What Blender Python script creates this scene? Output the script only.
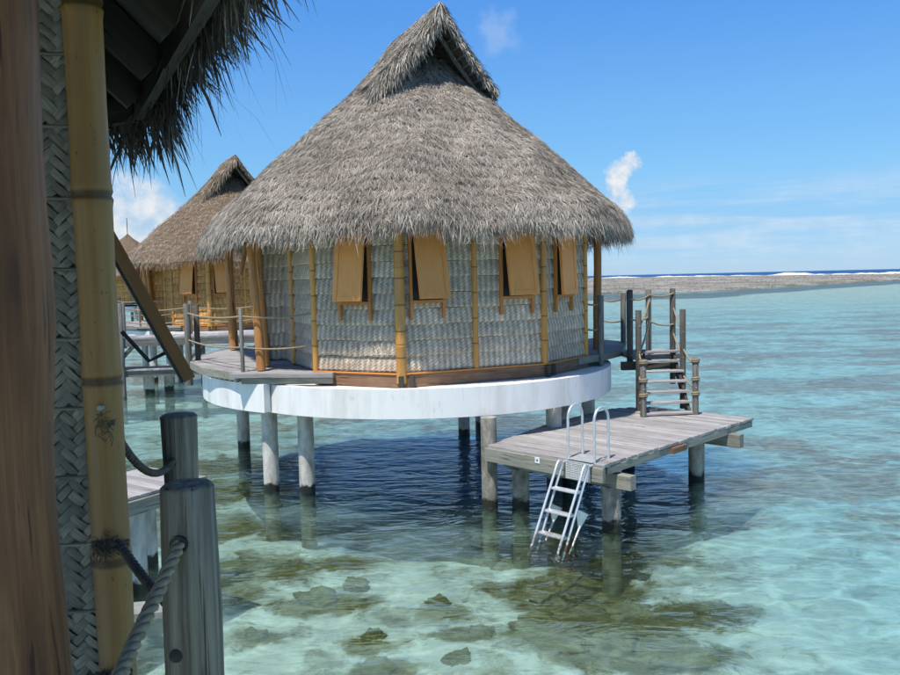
import bpy, math, random
import numpy as np
from mathutils import Vector, Matrix, noise as mnoise

R = math.radians
for o in list(bpy.data.objects):
    bpy.data.objects.remove(o)
scene = bpy.context.scene
col = scene.collection
rng = np.random.default_rng(7)
random.seed(7)

# ------------------------------------------------------------------ camera, sky, sun, exposure
EYE = 3.6
cam_d = bpy.data.cameras.new('camera')
cam_d.sensor_width = 36.0
cam_d.lens = 36.0 * 800 / 900
cam_d.clip_start = 0.05
cam_d.clip_end = 60000
cam = bpy.data.objects.new('camera', cam_d)
col.objects.link(cam)
cam.matrix_world = Matrix.Translation((0, 0, EYE)) @ Matrix.Rotation(R(90 - 4.18), 4, 'X') @ Matrix.Rotation(R(-1.3), 4, 'Z')
scene.camera = cam

SUN_EL = 66.0
SUN_AZ = -30.0          # direction the sun stands in, measured from -Y (behind the camera) towards +X
sun_vec = Vector((math.cos(R(SUN_EL)) * math.sin(R(SUN_AZ)), -math.cos(R(SUN_EL)) * math.cos(R(SUN_AZ)), math.sin(R(SUN_EL))))
sun_d = bpy.data.lights.new('sun', 'SUN')
sun_d.energy = 4.6
sun_d.angle = R(0.5)
sun_d.color = (1.0, 0.955, 0.89)
sun = bpy.data.objects.new('sun', sun_d)
col.objects.link(sun)
sun.rotation_euler = sun_vec.to_track_quat('Z', 'Y').to_euler()

scene.view_settings.view_transform = 'Standard'
scene.view_settings.look = 'None'
scene.view_settings.gamma = 1.0
scene.view_settings.exposure = 0.22
scene.view_settings.use_curve_mapping = False
scene.render.resolution_x = 1024
scene.render.resolution_y = 768
scene.render.engine = 'CYCLES'
scene.cycles.use_adaptive_sampling = True
scene.cycles.adaptive_threshold = 0.025
scene.cycles.transparent_max_bounces = 8
scene.cycles.sample_clamp_indirect = 3.0
scene.cycles.max_bounces = 5
scene.cycles.diffuse_bounces = 2
scene.cycles.glossy_bounces = 3

world = bpy.data.worlds.new('World')
scene.world = world
world.use_nodes = True


class NT:
    """small helper for building node trees"""
    def __init__(s, tree):
        s.t = tree
        s.L = tree.links

    def n(s, kind, **kw):
        nd = s.t.nodes.new(kind)
        for k, v in kw.items():
            setattr(nd, k, v)
        return nd

    def put(s, sock, v):
        if v is None:
            return
        if isinstance(v, bpy.types.NodeSocket):
            s.L.new(v, sock)
        else:
            if isinstance(v, (tuple, list)) and sock.type == 'RGBA' and len(v) == 3:
                v = (*v, 1.0)
            sock.default_value = v

    def math(s, op, a, b=None, c=None, clamp=False):
        nd = s.n('ShaderNodeMath', operation=op, use_clamp=clamp)
        s.put(nd.inputs[0], a)
        s.put(nd.inputs[1], b)
        s.put(nd.inputs[2], c)
        return nd.outputs[0]

    def vmath(s, op, a, b=None):
        nd = s.n('ShaderNodeVectorMath', operation=op)
        s.put(nd.inputs[0], a)
        s.put(nd.inputs[1], b)
        return nd.outputs['Value'] if op in ('LENGTH', 'DOT_PRODUCT', 'DISTANCE') else nd.outputs[0]

    def mapping(s, vec, scale=(1, 1, 1), loc=(0, 0, 0), rot=(0, 0, 0)):
        nd = s.n('ShaderNodeMapping')
        s.put(nd.inputs['Vector'], vec)
        nd.inputs['Scale'].default_value = scale
        nd.inputs['Location'].default_value = loc
        nd.inputs['Rotation'].default_value = rot
        return nd.outputs[0]

    def noise(s, vec, scale=5, detail=4, rough=0.55, dist=0.0):
        nd = s.n('ShaderNodeTexNoise')
        s.put(nd.inputs['Vector'], vec)
        nd.inputs['Scale'].default_value = scale
        nd.inputs['Detail'].default_value = detail
        nd.inputs['Roughness'].default_value = rough
        nd.inputs['Distortion'].default_value = dist
        return nd.outputs['Fac']

    def voronoi(s, vec, scale=5, feature='F1', rnd=1.0):
        nd = s.n('ShaderNodeTexVoronoi', feature=feature)
        s.put(nd.inputs['Vector'], vec)
        nd.inputs['Scale'].default_value = scale
        nd.inputs['Randomness'].default_value = rnd
        return nd

    def ramp(s, fac, stops):
        nd = s.n('ShaderNodeValToRGB')
        e = nd.color_ramp.elements
        while len(e) < len(stops):
            e.new(0.5)
        for el, (p, c) in zip(e, stops):
            el.position = p
            el.color = (*c, 1) if len(c) == 3 else c
        s.put(nd.inputs[0], fac)
        return nd.outputs[0]

    def rng(s, v, a, b, c=0.0, d=1.0, smooth=False):
        nd = s.n('ShaderNodeMapRange')
        nd.interpolation_type = 'SMOOTHSTEP' if smooth else 'LINEAR'
        s.put(nd.inputs[0], v)
        for i, q in enumerate((a, b, c, d)):
            nd.inputs[i + 1].default_value = q
        return nd.outputs[0]

    def mix(s, fac, a, b, mode='MIX'):
        nd = s.n('ShaderNodeMix', data_type='RGBA', blend_type=mode)
        s.put(nd.inputs[0], fac)
        s.put(nd.inputs[6], a)
        s.put(nd.inputs[7], b)
        return nd.outputs[2]

    def bump(s, h, strength=0.4, dist=0.01, normal=None):
        nd = s.n('ShaderNodeBump')
        nd.inputs['Strength'].default_value = strength
        nd.inputs['Distance'].default_value = dist
        s.put(nd.inputs['Height'], h)
        s.put(nd.inputs['Normal'], normal)
        return nd.outputs[0]

    def coord(s, which='Object'):
        return s.n('ShaderNodeTexCoord').outputs[which]

    def pos(s):
        return s.n('ShaderNodeNewGeometry').outputs['Position']

    def sep(s, v):
        nd = s.n('ShaderNodeSeparateXYZ')
        s.put(nd.inputs[0], v)
        return nd.outputs

    def comb(s, x=0.0, y=0.0, z=0.0):
        nd = s.n('ShaderNodeCombineXYZ')
        s.put(nd.inputs[0], x); s.put(nd.inputs[1], y); s.put(nd.inputs[2], z)
        return nd.outputs[0]

    def rand(s):
        return s.n('ShaderNodeObjectInfo').outputs['Random']


# sky with clouds at infinity
w = NT(world.node_tree)
for nd in list(w.t.nodes):
    w.t.nodes.remove(nd)
sky = w.n('ShaderNodeTexSky', sky_type='NISHITA')
sky.sun_disc = False
sky.sun_elevation = R(SUN_EL)
sky.sun_rotation = math.atan2(sun_vec.x, sun_vec.y)
sky.air_density = 1.0
sky.dust_density = 0.0
sky.ozone_density = 3.0
sky.altitude = 0
vdir = w.coord('Generated')
vx, vy, vz = w.sep(vdir)


def pix_dir(x, y):
    return (cam.matrix_world.to_3x3() @ Vector(((x - 450) / 800, (337.5 - y) / 800, -1))).normalized()


# heaps of fair-weather cumulus low over the lagoon (each a few overlapping lobes), wisps near the horizon
lobes = [((112, 212), .036), ((128, 198), .032), ((144, 203), .038), ((160, 220), .042), ((120, 235), .055), ((182, 236), .042), ((150, 252), .07),
         ((622, 170), .016), ((633, 163), .010), ((618, 184), .018), ((628, 195), .016), ((612, 205), .022)]
mask = None
wob = w.n('ShaderNodeTexNoise')
wob.inputs['Scale'].default_value = 26
wob.inputs['Detail'].default_value = 6
wob.inputs['Roughness'].default_value = 0.6
w.put(wob.inputs['Vector'], vdir)
wv = w.vmath('SCALE', w.vmath('SUBTRACT', wob.outputs['Color'], (0.5, 0.5, 0.5)))
wv.node.inputs['Scale'].default_value = 0.055
vd2 = w.vmath('ADD', vdir, wv)
for (px, py), rad in lobes:
    d = w.vmath('DISTANCE', vd2, tuple(pix_dir(px, py)))
    m_ = w.rng(d, rad * 0.35, rad * 1.05, 1, 0, True)
    mask = m_ if mask is None else w.math('MAXIMUM', mask, m_)
soft = w.noise(vdir, 40, 5, 0.6)
mask = w.math('MULTIPLY', mask, w.rng(soft, 0.30, 0.58, 0.55, 1.0))
# thin streaks of haze cloud, all round the horizon
st = w.noise(w.mapping(vdir, (5, 5, 55)), 1.0, 6, 0.6, 0.4)
band = w.math('MULTIPLY', w.rng(vz, 0.0, 0.03, 0.15, 1, True), w.rng(vz, 0.07, 0.13, 1, 0, True))
streak = w.math('MULTIPLY', w.math('MULTIPLY', w.rng(st, 0.36, 0.66, 0, 1, True), band), 0.40)
puff = w.math('MULTIPLY', w.rng(w.vmath('DISTANCE', vd2, tuple(pix_dir(500, 34))), 0.008, 0.03, 1, 0, True), 0.22)
mask = w.math('MAXIMUM', w.math('MAXIMUM', mask, streak), puff)
ccol = w.mix(w.rng(soft, 0.3, 0.7), (5.0, 5.9, 7.0), (7.6, 7.7, 7.8))
grade = w.ramp(w.rng(vz, 0, 0.8), [(0.0, (0.21, 0.325, 0.59)), (0.08, (0.255, 0.375, 0.535)), (0.155, (0.315, 0.48, 0.59)), (0.26, (0.345, 0.55, 0.69)), (0.42, (0.295, 0.575, 0.84)), (0.8, (0.42, 0.52, 0.62))])
skyb = w.vmath('SCALE', w.mix(1.0, sky.outputs[0], grade, 'MULTIPLY'))
skyb.node.inputs['Scale'].default_value = 2.0
skyc = w.mix(mask, skyb, ccol)
bg = w.n('ShaderNodeBackground')
w.put(bg.inputs[0], skyc)
bg.inputs[1].default_value = 0.10
wo = w.n('ShaderNodeOutputWorld')
w.L.new(bg.outputs[0], wo.inputs[0])


# ------------------------------------------------------------------ material helpers
MATS = {}


def new_mat(name):
    m = bpy.data.materials.new(name)
    m.use_nodes = True
    t = NT(m.node_tree)
    b = m.node_tree.nodes['Principled BSDF']
    MATS[name] = m
    return m, t, b


def wood(name, stops, axis='X', rough=0.7, bump=0.5, stretch=1.6, cross=26, rand=0.25, crack=True, spec=0.25, knots=False):
    m, t, b = new_mat(name)
    rnd = t.rand()
    c = t.coord('Object')
    off = t.comb(t.math('MULTIPLY', rnd, 37), t.math('MULTIPLY', rnd, 91), t.math('MULTIPLY', rnd, 53))
    c = t.vmath('ADD', c, off)
    sc = {'X': (stretch, cross, cross), 'Y': (cross, stretch, cross), 'Z': (cross, cross, stretch)}[axis]
    g = t.noise(t.mapping(c, sc), 1.0, 6, 0.62, 0.7)
    blot = t.noise(c, 2.3, 3, 0.6)
    f = t.math('ADD', t.math('MULTIPLY', g, 0.75), t.math('MULTIPLY', blot, 0.25))
    colr = t.ramp(f, stops)
    val = t.rng(rnd, 0, 1, 1 - rand, 1 + rand)
    colr = t.mix(1.0, colr, t.comb(val, val, val), 'MULTIPLY')
    h = g
    if crack:
        cr = t.noise(t.mapping(c, tuple(q * 1.7 for q in sc)), 1.0, 2, 0.5, 0.2)
        cm = t.rng(cr, 0.30, 0.37, 0.35, 1, True)
        colr = t.mix(1.0, colr, t.comb(cm, cm, cm), 'MULTIPLY')
        h = t.math('MULTIPLY', g, cm)
    if knots:
        v = t.voronoi(t.mapping(c, {'X': (1.2, 5, 5), 'Y': (5, 1.2, 5), 'Z': (5, 5, 1.2)}[axis]), 1.1)
        km = t.rng(v.outputs['Distance'], 0.05, 0.16, 0.35, 1, True)
        colr = t.mix(1.0, colr, t.comb(km, km, km), 'MULTIPLY')
    t.put(b.inputs['Base Color'], colr)
    b.inputs['Roughness'].default_value = rough
    b.inputs['Specular IOR Level'].default_value = spec
    t.put(b.inputs['Normal'], t.bump(h, bump, 0.012))
    return m


wood('grey_plank', [(0.25, (0.17, 0.155, 0.145)), (0.5, (0.33, 0.31, 0.295)), (0.75, (0.47, 0.45, 0.44))], 'X', rand=0.22)
wood('grey_beam', [(0.25, (0.12, 0.11, 0.085)), (0.5, (0.26, 0.25, 0.20)), (0.75, (0.38, 0.37, 0.31))], 'X', rand=0.12)
wood('brown_beam', [(0.25, (0.10, 0.055, 0.03)), (0.5, (0.23, 0.13, 0.075)), (0.75, (0.34, 0.22, 0.14))], 'X', rand=0.15)
wood('walk_beam', [(0.25, (0.05, 0.046, 0.04)), (0.5, (0.14, 0.13, 0.115)), (0.78, (0.25, 0.24, 0.22))], 'X', rand=0.15)
wood('grey_post', [(0.25, (0.055, 0.05, 0.042)), (0.5, (0.16, 0.15, 0.13)), (0.78, (0.30, 0.29, 0.26))], 'Z', rand=0.25)
wood('dark_post', [(0.25, (0.03, 0.026, 0.02)), (0.5, (0.085, 0.075, 0.06)), (0.78, (0.17, 0.155, 0.13))], 'Z', rand=0.2)
wood('rail_post', [(0.28, (0.055, 0.044, 0.03)), (0.5, (0.24, 0.198, 0.142)), (0.75, (0.43, 0.37, 0.28))], 'Z', stretch=1.2, cross=42, rand=0.08, bump=0.8, knots=True)
wood('log_wood', [(0.2, (0.26, 0.105, 0.035)), (0.5, (0.50, 0.22, 0.07)), (0.8, (0.64, 0.33, 0.12))], 'Z', stretch=1.0, cross=18, rand=0.18, rough=0.55, bump=0.35)
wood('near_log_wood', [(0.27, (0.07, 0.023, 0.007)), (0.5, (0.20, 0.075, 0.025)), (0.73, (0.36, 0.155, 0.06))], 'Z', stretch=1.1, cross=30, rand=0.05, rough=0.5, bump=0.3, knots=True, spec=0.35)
wood('shutter_wood', [(0.2, (0.74, 0.265, 0.06)), (0.5, (0.86, 0.35, 0.095)), (0.8, (0.90, 0.43, 0.14))], 'Z', stretch=1.5, cross=30, rand=0.17, rough=0.45, bump=0.08, crack=False)
wood('frame_wood', [(0.2, (0.44, 0.155, 0.03)), (0.5, (0.60, 0.235, 0.055)), (0.8, (0.70, 0.32, 0.10))], 'Z', stretch=1.5, cross=40, rand=0.12, rough=0.5, bump=0.1, crack=False)
wood('near_shutter', [(0.2, (0.21, 0.085, 0.028)), (0.5, (0.31, 0.135, 0.046)), (0.8, (0.40, 0.19, 0.07))], 'Y', rand=0.05, rough=0.5, bump=0.1, crack=False)  # darker version of the shutter wood, shade put into its colour
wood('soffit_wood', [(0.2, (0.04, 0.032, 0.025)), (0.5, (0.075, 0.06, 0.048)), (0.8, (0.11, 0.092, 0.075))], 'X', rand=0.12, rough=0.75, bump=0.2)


def bamboo_mat(name, stops, node_gap):
    m, t, b = new_mat(name)
    c = t.coord('Object')
    rnd = t.rand()
    off = t.comb(0.0, 0.0, t.math('MULTIPLY', rnd, 31))
    c2 = t.vmath('ADD', c, off)
    g = t.noise(t.mapping(c2, (45, 45, 1.2)), 1.0, 4, 0.6)
    bl = t.noise(t.mapping(c2, (5, 5, 1.6)), 1.0, 4, 0.65)
    st_ = t.noise(t.mapping(c2, (16, 16, 0.7)), 1.0, 5, 0.7)
    f = t.math('ADD', t.math('ADD', t.math('MULTIPLY', g, 0.35), t.math('MULTIPLY', bl, 0.35)), t.math('MULTIPLY', st_, 0.3))
    colr = t.ramp(f, stops)
    gw = t.rng(t.noise(t.mapping(c2, (9, 9, 1.1), (5, 2, 9)), 1.0, 5, 0.7), 0.5, 0.72, 0, 0.55, True)
    colr = t.mix(gw, colr, tuple(0.55 * sum(stops[1][1]) / 3 + 0.35 * q for q in stops[1][1]))
    x, y, z = t.sep(c)
    fr = t.math('ABSOLUTE', t.math('SUBTRACT', t.math('FRACT', t.math('DIVIDE', z, node_gap)), 0.5))
    ring = t.rng(fr, 0.462, 0.488, 1, 0.35, True)
    colr = t.mix(1.0, colr, t.comb(ring, ring, ring), 'MULTIPLY')
    val = t.rng(rnd, 0, 1, 0.82, 1.12)
    colr = t.mix(1.0, colr, t.comb(val, val, val), 'MULTIPLY')
    spots = t.rng(t.noise(t.mapping(c2, (60, 60, 30)), 1.0, 2, 0.5), 0.68, 0.74, 1, 0.45)
    colr = t.mix(1.0, colr, t.comb(spots, spots, spots), 'MULTIPLY')
    t.put(b.inputs['Base Color'], colr)
    b.inputs['Roughness'].default_value = 0.42
    b.inputs['Specular IOR Level'].default_value = 0.4
    t.put(b.inputs['Normal'], t.bump(g, 0.3, 0.008))
    return m


BAM = [(0.25, (0.48, 0.205, 0.04)), (0.5, (0.66, 0.31, 0.065)), (0.75, (0.76, 0.42, 0.12))]
bamboo_mat('bamboo', BAM, 0.42)
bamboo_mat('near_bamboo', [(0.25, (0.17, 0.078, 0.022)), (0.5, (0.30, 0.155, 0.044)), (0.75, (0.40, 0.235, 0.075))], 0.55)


def thatch_mat(name, stops, underc):
    m, t, b = new_mat(name)
    at = t.n('ShaderNodeAttribute', attribute_name='shade').outputs['Fac']
    c = t.coord('Object')
    big = t.noise(c, 0.55, 4, 0.6)
    mid = t.noise(c, 3.0, 3, 0.6)
    f = t.math('ADD', at, t.math('ADD', t.rng(big, 0.3, 0.7, -0.22, 0.20), t.rng(mid, 0.3, 0.7, -0.17, 0.17)))
    colr = t.ramp(f, stops)
    t.put(b.inputs['Base Color'], colr)
    b.inputs['Roughness'].default_value = 0.62
    b.inputs['Specular IOR Level'].default_value = 0.3
    m2, t2, b2 = new_mat(name + '_under')
    c = t2.coord('Object')
    g = t2.noise(c, 9, 6, 0.7)
    t2.put(b2.inputs['Base Color'], t2.ramp(g, [(0.3, tuple(q * 0.5 for q in underc)), (0.7, underc)]))
    b2.inputs['Roughness'].default_value = 0.9
    t2.put(b2.inputs['Normal'], t2.bump(t2.noise(c, 40, 4, 0.7), 0.8, 0.05))
    return m


thatch_mat('grey_thatch', [(0.0, (0.125, 0.104, 0.08)), (0.35, (0.275, 0.234, 0.184)), (0.65, (0.415, 0.36, 0.29)), (1.0, (0.60, 0.535, 0.445))], (0.21, 0.175, 0.137))
thatch_mat('tan_thatch', [(0.0, (0.10, 0.064, 0.035)), (0.35, (0.25, 0.182, 0.118)), (0.65, (0.42, 0.32, 0.22)), (1.0, (0.60, 0.49, 0.36))], (0.21, 0.145, 0.087))
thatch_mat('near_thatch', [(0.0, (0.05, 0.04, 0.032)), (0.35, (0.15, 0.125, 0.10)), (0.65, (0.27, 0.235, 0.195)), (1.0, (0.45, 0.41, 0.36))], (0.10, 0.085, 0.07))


def weave_mat(name, ca, cb, dark, cell):
    """plaited 2/2 twill mat: two families of strips at 45 degrees"""
    m, t, b = new_mat(name)
    rnd = t.rand()
    x, y, z = t.sep(t.coord('Object'))
    c3 = t.comb(x, y, z)
    wobn = t.noise(c3, 6, 2, 0.5)
    x = t.math('ADD', x, t.math('ADD', t.math('MULTIPLY', rnd, 7.3), t.math('MULTIPLY', wobn, 0.03)))
    s = 0.7071 / cell
    a = t.math('MULTIPLY', t.math('ADD', x, z), s)
    bb = t.math('MULTIPLY', t.math('SUBTRACT', x, z), s)
    i, j = t.math('FLOOR', a), t.math('FLOOR', bb)
    fa, fb = t.math('SUBTRACT', a, i), t.math('SUBTRACT', bb, j)
    k = t.math('FLOORED_MODULO', t.math('ADD', i, j), 4.0)
    over = t.math('LESS_THAN', k, 1.5)
    pa = t.math('SUBTRACT', 1.0, t.math('POWER', t.math('ABSOLUTE', t.math('SUBTRACT', t.math('MULTIPLY', fb, 2.0), 1.0)), 4.0))
    pb = t.math('SUBTRACT', 1.0, t.math('POWER', t.math('ABSOLUTE', t.math('SUBTRACT', t.math('MULTIPLY', fa, 2.0), 1.0)), 4.0))
    h = t.math('ADD', t.math('MULTIPLY', over, pa), t.math('MULTIPLY', t.math('SUBTRACT', 1.0, over), pb))
    # a tint for every strip
    wn = t.n('ShaderNodeTexWhiteNoise', noise_dimensions='3D')
    sid = t.comb(t.math('MULTIPLY', j, over), t.math('MULTIPLY', i, t.math('SUBTRACT', 1.0, over)), over)
    t.put(wn.inputs['Vector'], sid)
    tint = t.rng(wn.outputs['Value'], 0, 1, 0.84, 1.1)
    colr = t.mix(over, cb, ca)
    stain = t.noise(c3, 3.5, 5, 0.65)
    tint = t.math('MULTIPLY', tint, t.rng(stain, 0.25, 0.75, 0.6, 1.25))
    tint = t.math('MULTIPLY', tint, t.rng(rnd, 0, 1, 0.82, 1.12))
    colr = t.mix(1.0, colr, t.comb(tint, tint, tint), 'MULTIPLY')
    gap = t.rng(h, 0.0, 0.55, 1, 0, True)
    colr = t.mix(gap, colr, dark)
    t.put(b.inputs['Base Color'], colr)
    b.inputs['Roughness'].default_value = 0.8
    b.inputs['Specular IOR Level'].default_value = 0.12
    t.put(b.inputs['Normal'], t.bump(h, 0.7, 0.010))
    return m


weave_mat('grey_weave', (0.80, 0.65, 0.485), (0.52, 0.415, 0.30), (0.15, 0.115, 0.085), 0.036)
weave_mat('gold_weave', (0.80, 0.43, 0.15), (0.64, 0.32, 0.10), (0.18, 0.075, 0.02), 0.06)

m, t, b = new_mat('near_strip')
rnd = t.rand()
c = t.coord('Object')
c = t.vmath('ADD', c, t.comb(t.math('MULTIPLY', rnd, 13), t.math('MULTIPLY', rnd, 29), 0.0))
g = t.noise(t.mapping(c, (9, 150, 20)), 1, 4, 0.6)
cc = t.ramp(g, [(0.25, (0.17, 0.15, 0.12)), (0.55, (0.30, 0.27, 0.22)), (0.8, (0.42, 0.39, 0.33))])
v = t.rng(rnd, 0, 1, 0.50, 1.05)
t.put(b.inputs['Base Color'], t.mix(1.0, cc, t.comb(v, v, v), 'MULTIPLY'))
b.inputs['Roughness'].default_value = 0.55
t.put(b.inputs['Normal'], t.bump(g, 0.3, 0.003))

m, t, b = new_mat('dark_backing')
t.put(b.inputs['Base Color'], t.ramp(t.noise(t.coord(), 20, 3), [(0.3, (0.03, 0.025, 0.02)), (0.7, (0.07, 0.06, 0.05))]))
b.inputs['Roughness'].default_value = 0.9

m, t, b = new_mat('white_paint')
c = t.pos()
st1 = t.noise(t.mapping(c, (7, 7, 2.2)), 1.0, 6, 0.7)
st2 = t.noise(c, 0.8, 3, 0.6)
cm = t.math('MULTIPLY', t.rng(st1, 0.56, 0.74, 0, 1, True), t.rng(st2, 0.44, 0.66, 0.04, 1, True))
t.put(b.inputs['Base Color'], t.mix(cm, t.mix(t.rng(t.noise(t.mapping(c, (3, 3, 0.6)), 1.0, 5, 0.6), 0.45, 0.7), (0.86, 0.84, 0.79), (0.66, 0.64, 0.58)), (0.20, 0.185, 0.155)))
b.inputs['Roughness'].default_value = 0.6
t.put(b.inputs['Normal'], t.bump(t.noise(c, 25, 4), 0.12, 0.01))

m, t, b = new_mat('pile_concrete')
c = t.pos()
x, y, z = t.sep(c)
n1 = t.noise(t.mapping(c, (6, 6, 2.5)), 1.0, 5, 0.65)
base = t.ramp(n1, [(0.3, (0.25, 0.225, 0.185)), (0.5, (0.50, 0.465, 0.40)), (0.72, (0.70, 0.665, 0.59))])
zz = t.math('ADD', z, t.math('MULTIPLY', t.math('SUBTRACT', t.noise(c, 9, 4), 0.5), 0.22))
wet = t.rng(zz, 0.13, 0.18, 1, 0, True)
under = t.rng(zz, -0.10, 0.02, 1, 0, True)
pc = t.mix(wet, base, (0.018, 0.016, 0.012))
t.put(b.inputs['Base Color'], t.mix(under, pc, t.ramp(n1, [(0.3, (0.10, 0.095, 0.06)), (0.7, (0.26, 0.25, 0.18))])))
t.put(b.inputs['Roughness'], t.rng(wet, 0, 1, 0.75, 0.4))
t.put(b.inputs['Normal'], t.bump(t.noise(c, 30, 4), 0.35, 0.01))

m, t, b = new_mat('pile_grey')
c = t.pos()
x, y, z = t.sep(c)
n1 = t.noise(t.mapping(c, (7, 7, 3)), 1.0, 6, 0.7)
base = t.ramp(n1, [(0.32, (0.12, 0.10, 0.075)), (0.5, (0.27, 0.24, 0.195)), (0.7, (0.46, 0.43, 0.37))])
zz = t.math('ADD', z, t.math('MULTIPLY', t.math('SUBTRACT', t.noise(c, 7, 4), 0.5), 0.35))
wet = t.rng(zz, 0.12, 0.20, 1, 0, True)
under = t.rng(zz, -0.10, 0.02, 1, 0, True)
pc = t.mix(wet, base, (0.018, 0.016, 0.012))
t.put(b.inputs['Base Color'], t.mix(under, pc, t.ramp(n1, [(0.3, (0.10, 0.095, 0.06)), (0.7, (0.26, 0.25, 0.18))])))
b.inputs['Roughness'].default_value = 0.8
t.put(b.inputs['Normal'], t.bump(t.noise(c, 30, 4), 0.5, 0.012))

m, t, b = new_mat('steel')
c = t.coord()
t.put(b.inputs['Base Color'], t.ramp(t.noise(c, 14, 4), [(0.3, (0.62, 0.63, 0.64)), (0.7, (0.78, 0.78, 0.78))]))
b.inputs['Metallic'].default_value = 0.55
b.inputs['Roughness'].default_value = 0.38
z = t.sep(t.pos())[2]
rust = t.math('MULTIPLY', t.rng(z, 0.05, 0.22, 1, 0), t.rng(t.noise(c, 30, 3), 0.4, 0.55))
t.put(b.inputs['Base Color'], t.mix(rust, b.inputs['Base Color'].links[0].from_socket, (0.22, 0.10, 0.04)))

m, t, b = new_mat('checker_plate')
c = t.coord()
v = t.voronoi(t.mapping(c, (1, 1, 1)), 42, rnd=0.2)
t.put(b.inputs['Base Color'], t.ramp(t.noise(c, 14, 4), [(0.3, (0.5, 0.51, 0.5)), (0.7, (0.68, 0.68, 0.66))]))
b.inputs['Metallic'].default_value = 0.5
b.inputs['Roughness'].default_value = 0.45
t.put(b.inputs['Normal'], t.bump(t.rng(v.outputs['Distance'], 0.2, 0.5, 1, 0, True), 0.9, 0.01))


def plain(name, c1, c2, rough=0.7, scale=12, bump=0.2):
    m, t, b = new_mat(name)
    c = t.coord()
    n = t.noise(c, scale, 5, 0.65)
    t.put(b.inputs['Base Color'], t.ramp(n, [(0.3, c1), (0.7, c2)]))
    b.inputs['Roughness'].default_value = rough
    t.put(b.inputs['Normal'], t.bump(n, bump, 0.01))
    return m


plain('rope', (0.22, 0.165, 0.095), (0.40, 0.32, 0.20), 0.85, 60, 0.6)
plain('dark_rope', (0.05, 0.04, 0.03), (0.13, 0.105, 0.08), 0.9, 60, 0.6)
plain('black_metal_and_shade', (0.015, 0.015, 0.016), (0.03, 0.03, 0.03), 0.45)  # black metal; also painted as the shade of openings and the shutter's inner face
plain('white_tag', (0.72, 0.72, 0.70), (0.8, 0.8, 0.78), 0.5)
plain('bolt_steel', (0.2, 0.2, 0.21), (0.35, 0.35, 0.36), 0.4)
plain('coral', (0.035, 0.03, 0.004), (0.20, 0.165, 0.028), 0.9, 6, 1.0)
plain('coral_grey', (0.07, 0.06, 0.025), (0.27, 0.235, 0.12), 0.9, 8, 1.0)
plain('concrete_block', (0.18, 0.18, 0.165), (0.33, 0.33, 0.31), 0.85, 9, 0.5)
plain('weave_backing', (0.10, 0.085, 0.06), (0.18, 0.155, 0.12), 0.8)
plain('plastic_blue', (0.02, 0.06, 0.18), (0.03, 0.09, 0.24), 0.5)


# ------------------------------------------------------------------ mesh helpers
def tag(o, label=None, cat=None, group=None, kind=None):
    if label: o['label'] = label
    if cat: o['category'] = cat
    if group: o['group'] = group
    if kind: o['kind'] = kind
    return o


def empty(name, loc=(0, 0, 0), rz=0.0):
    o = bpy.data.objects.new(name, None)
    o.empty_display_size = 0.2
    col.objects.link(o)
    o.location = loc
    o.rotation_euler = (0, 0, rz)
    return o


def link(name, me, mat, parent=None, loc=(0, 0, 0), rot=(0, 0, 0)):
    o = bpy.data.objects.new(name, me)
    col.objects.link(o)
    if mat and not me.materials:
        me.materials.append(MATS[mat])
    o.parent = parent
    o.location = loc
    o.rotation_euler = rot
    return o


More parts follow.
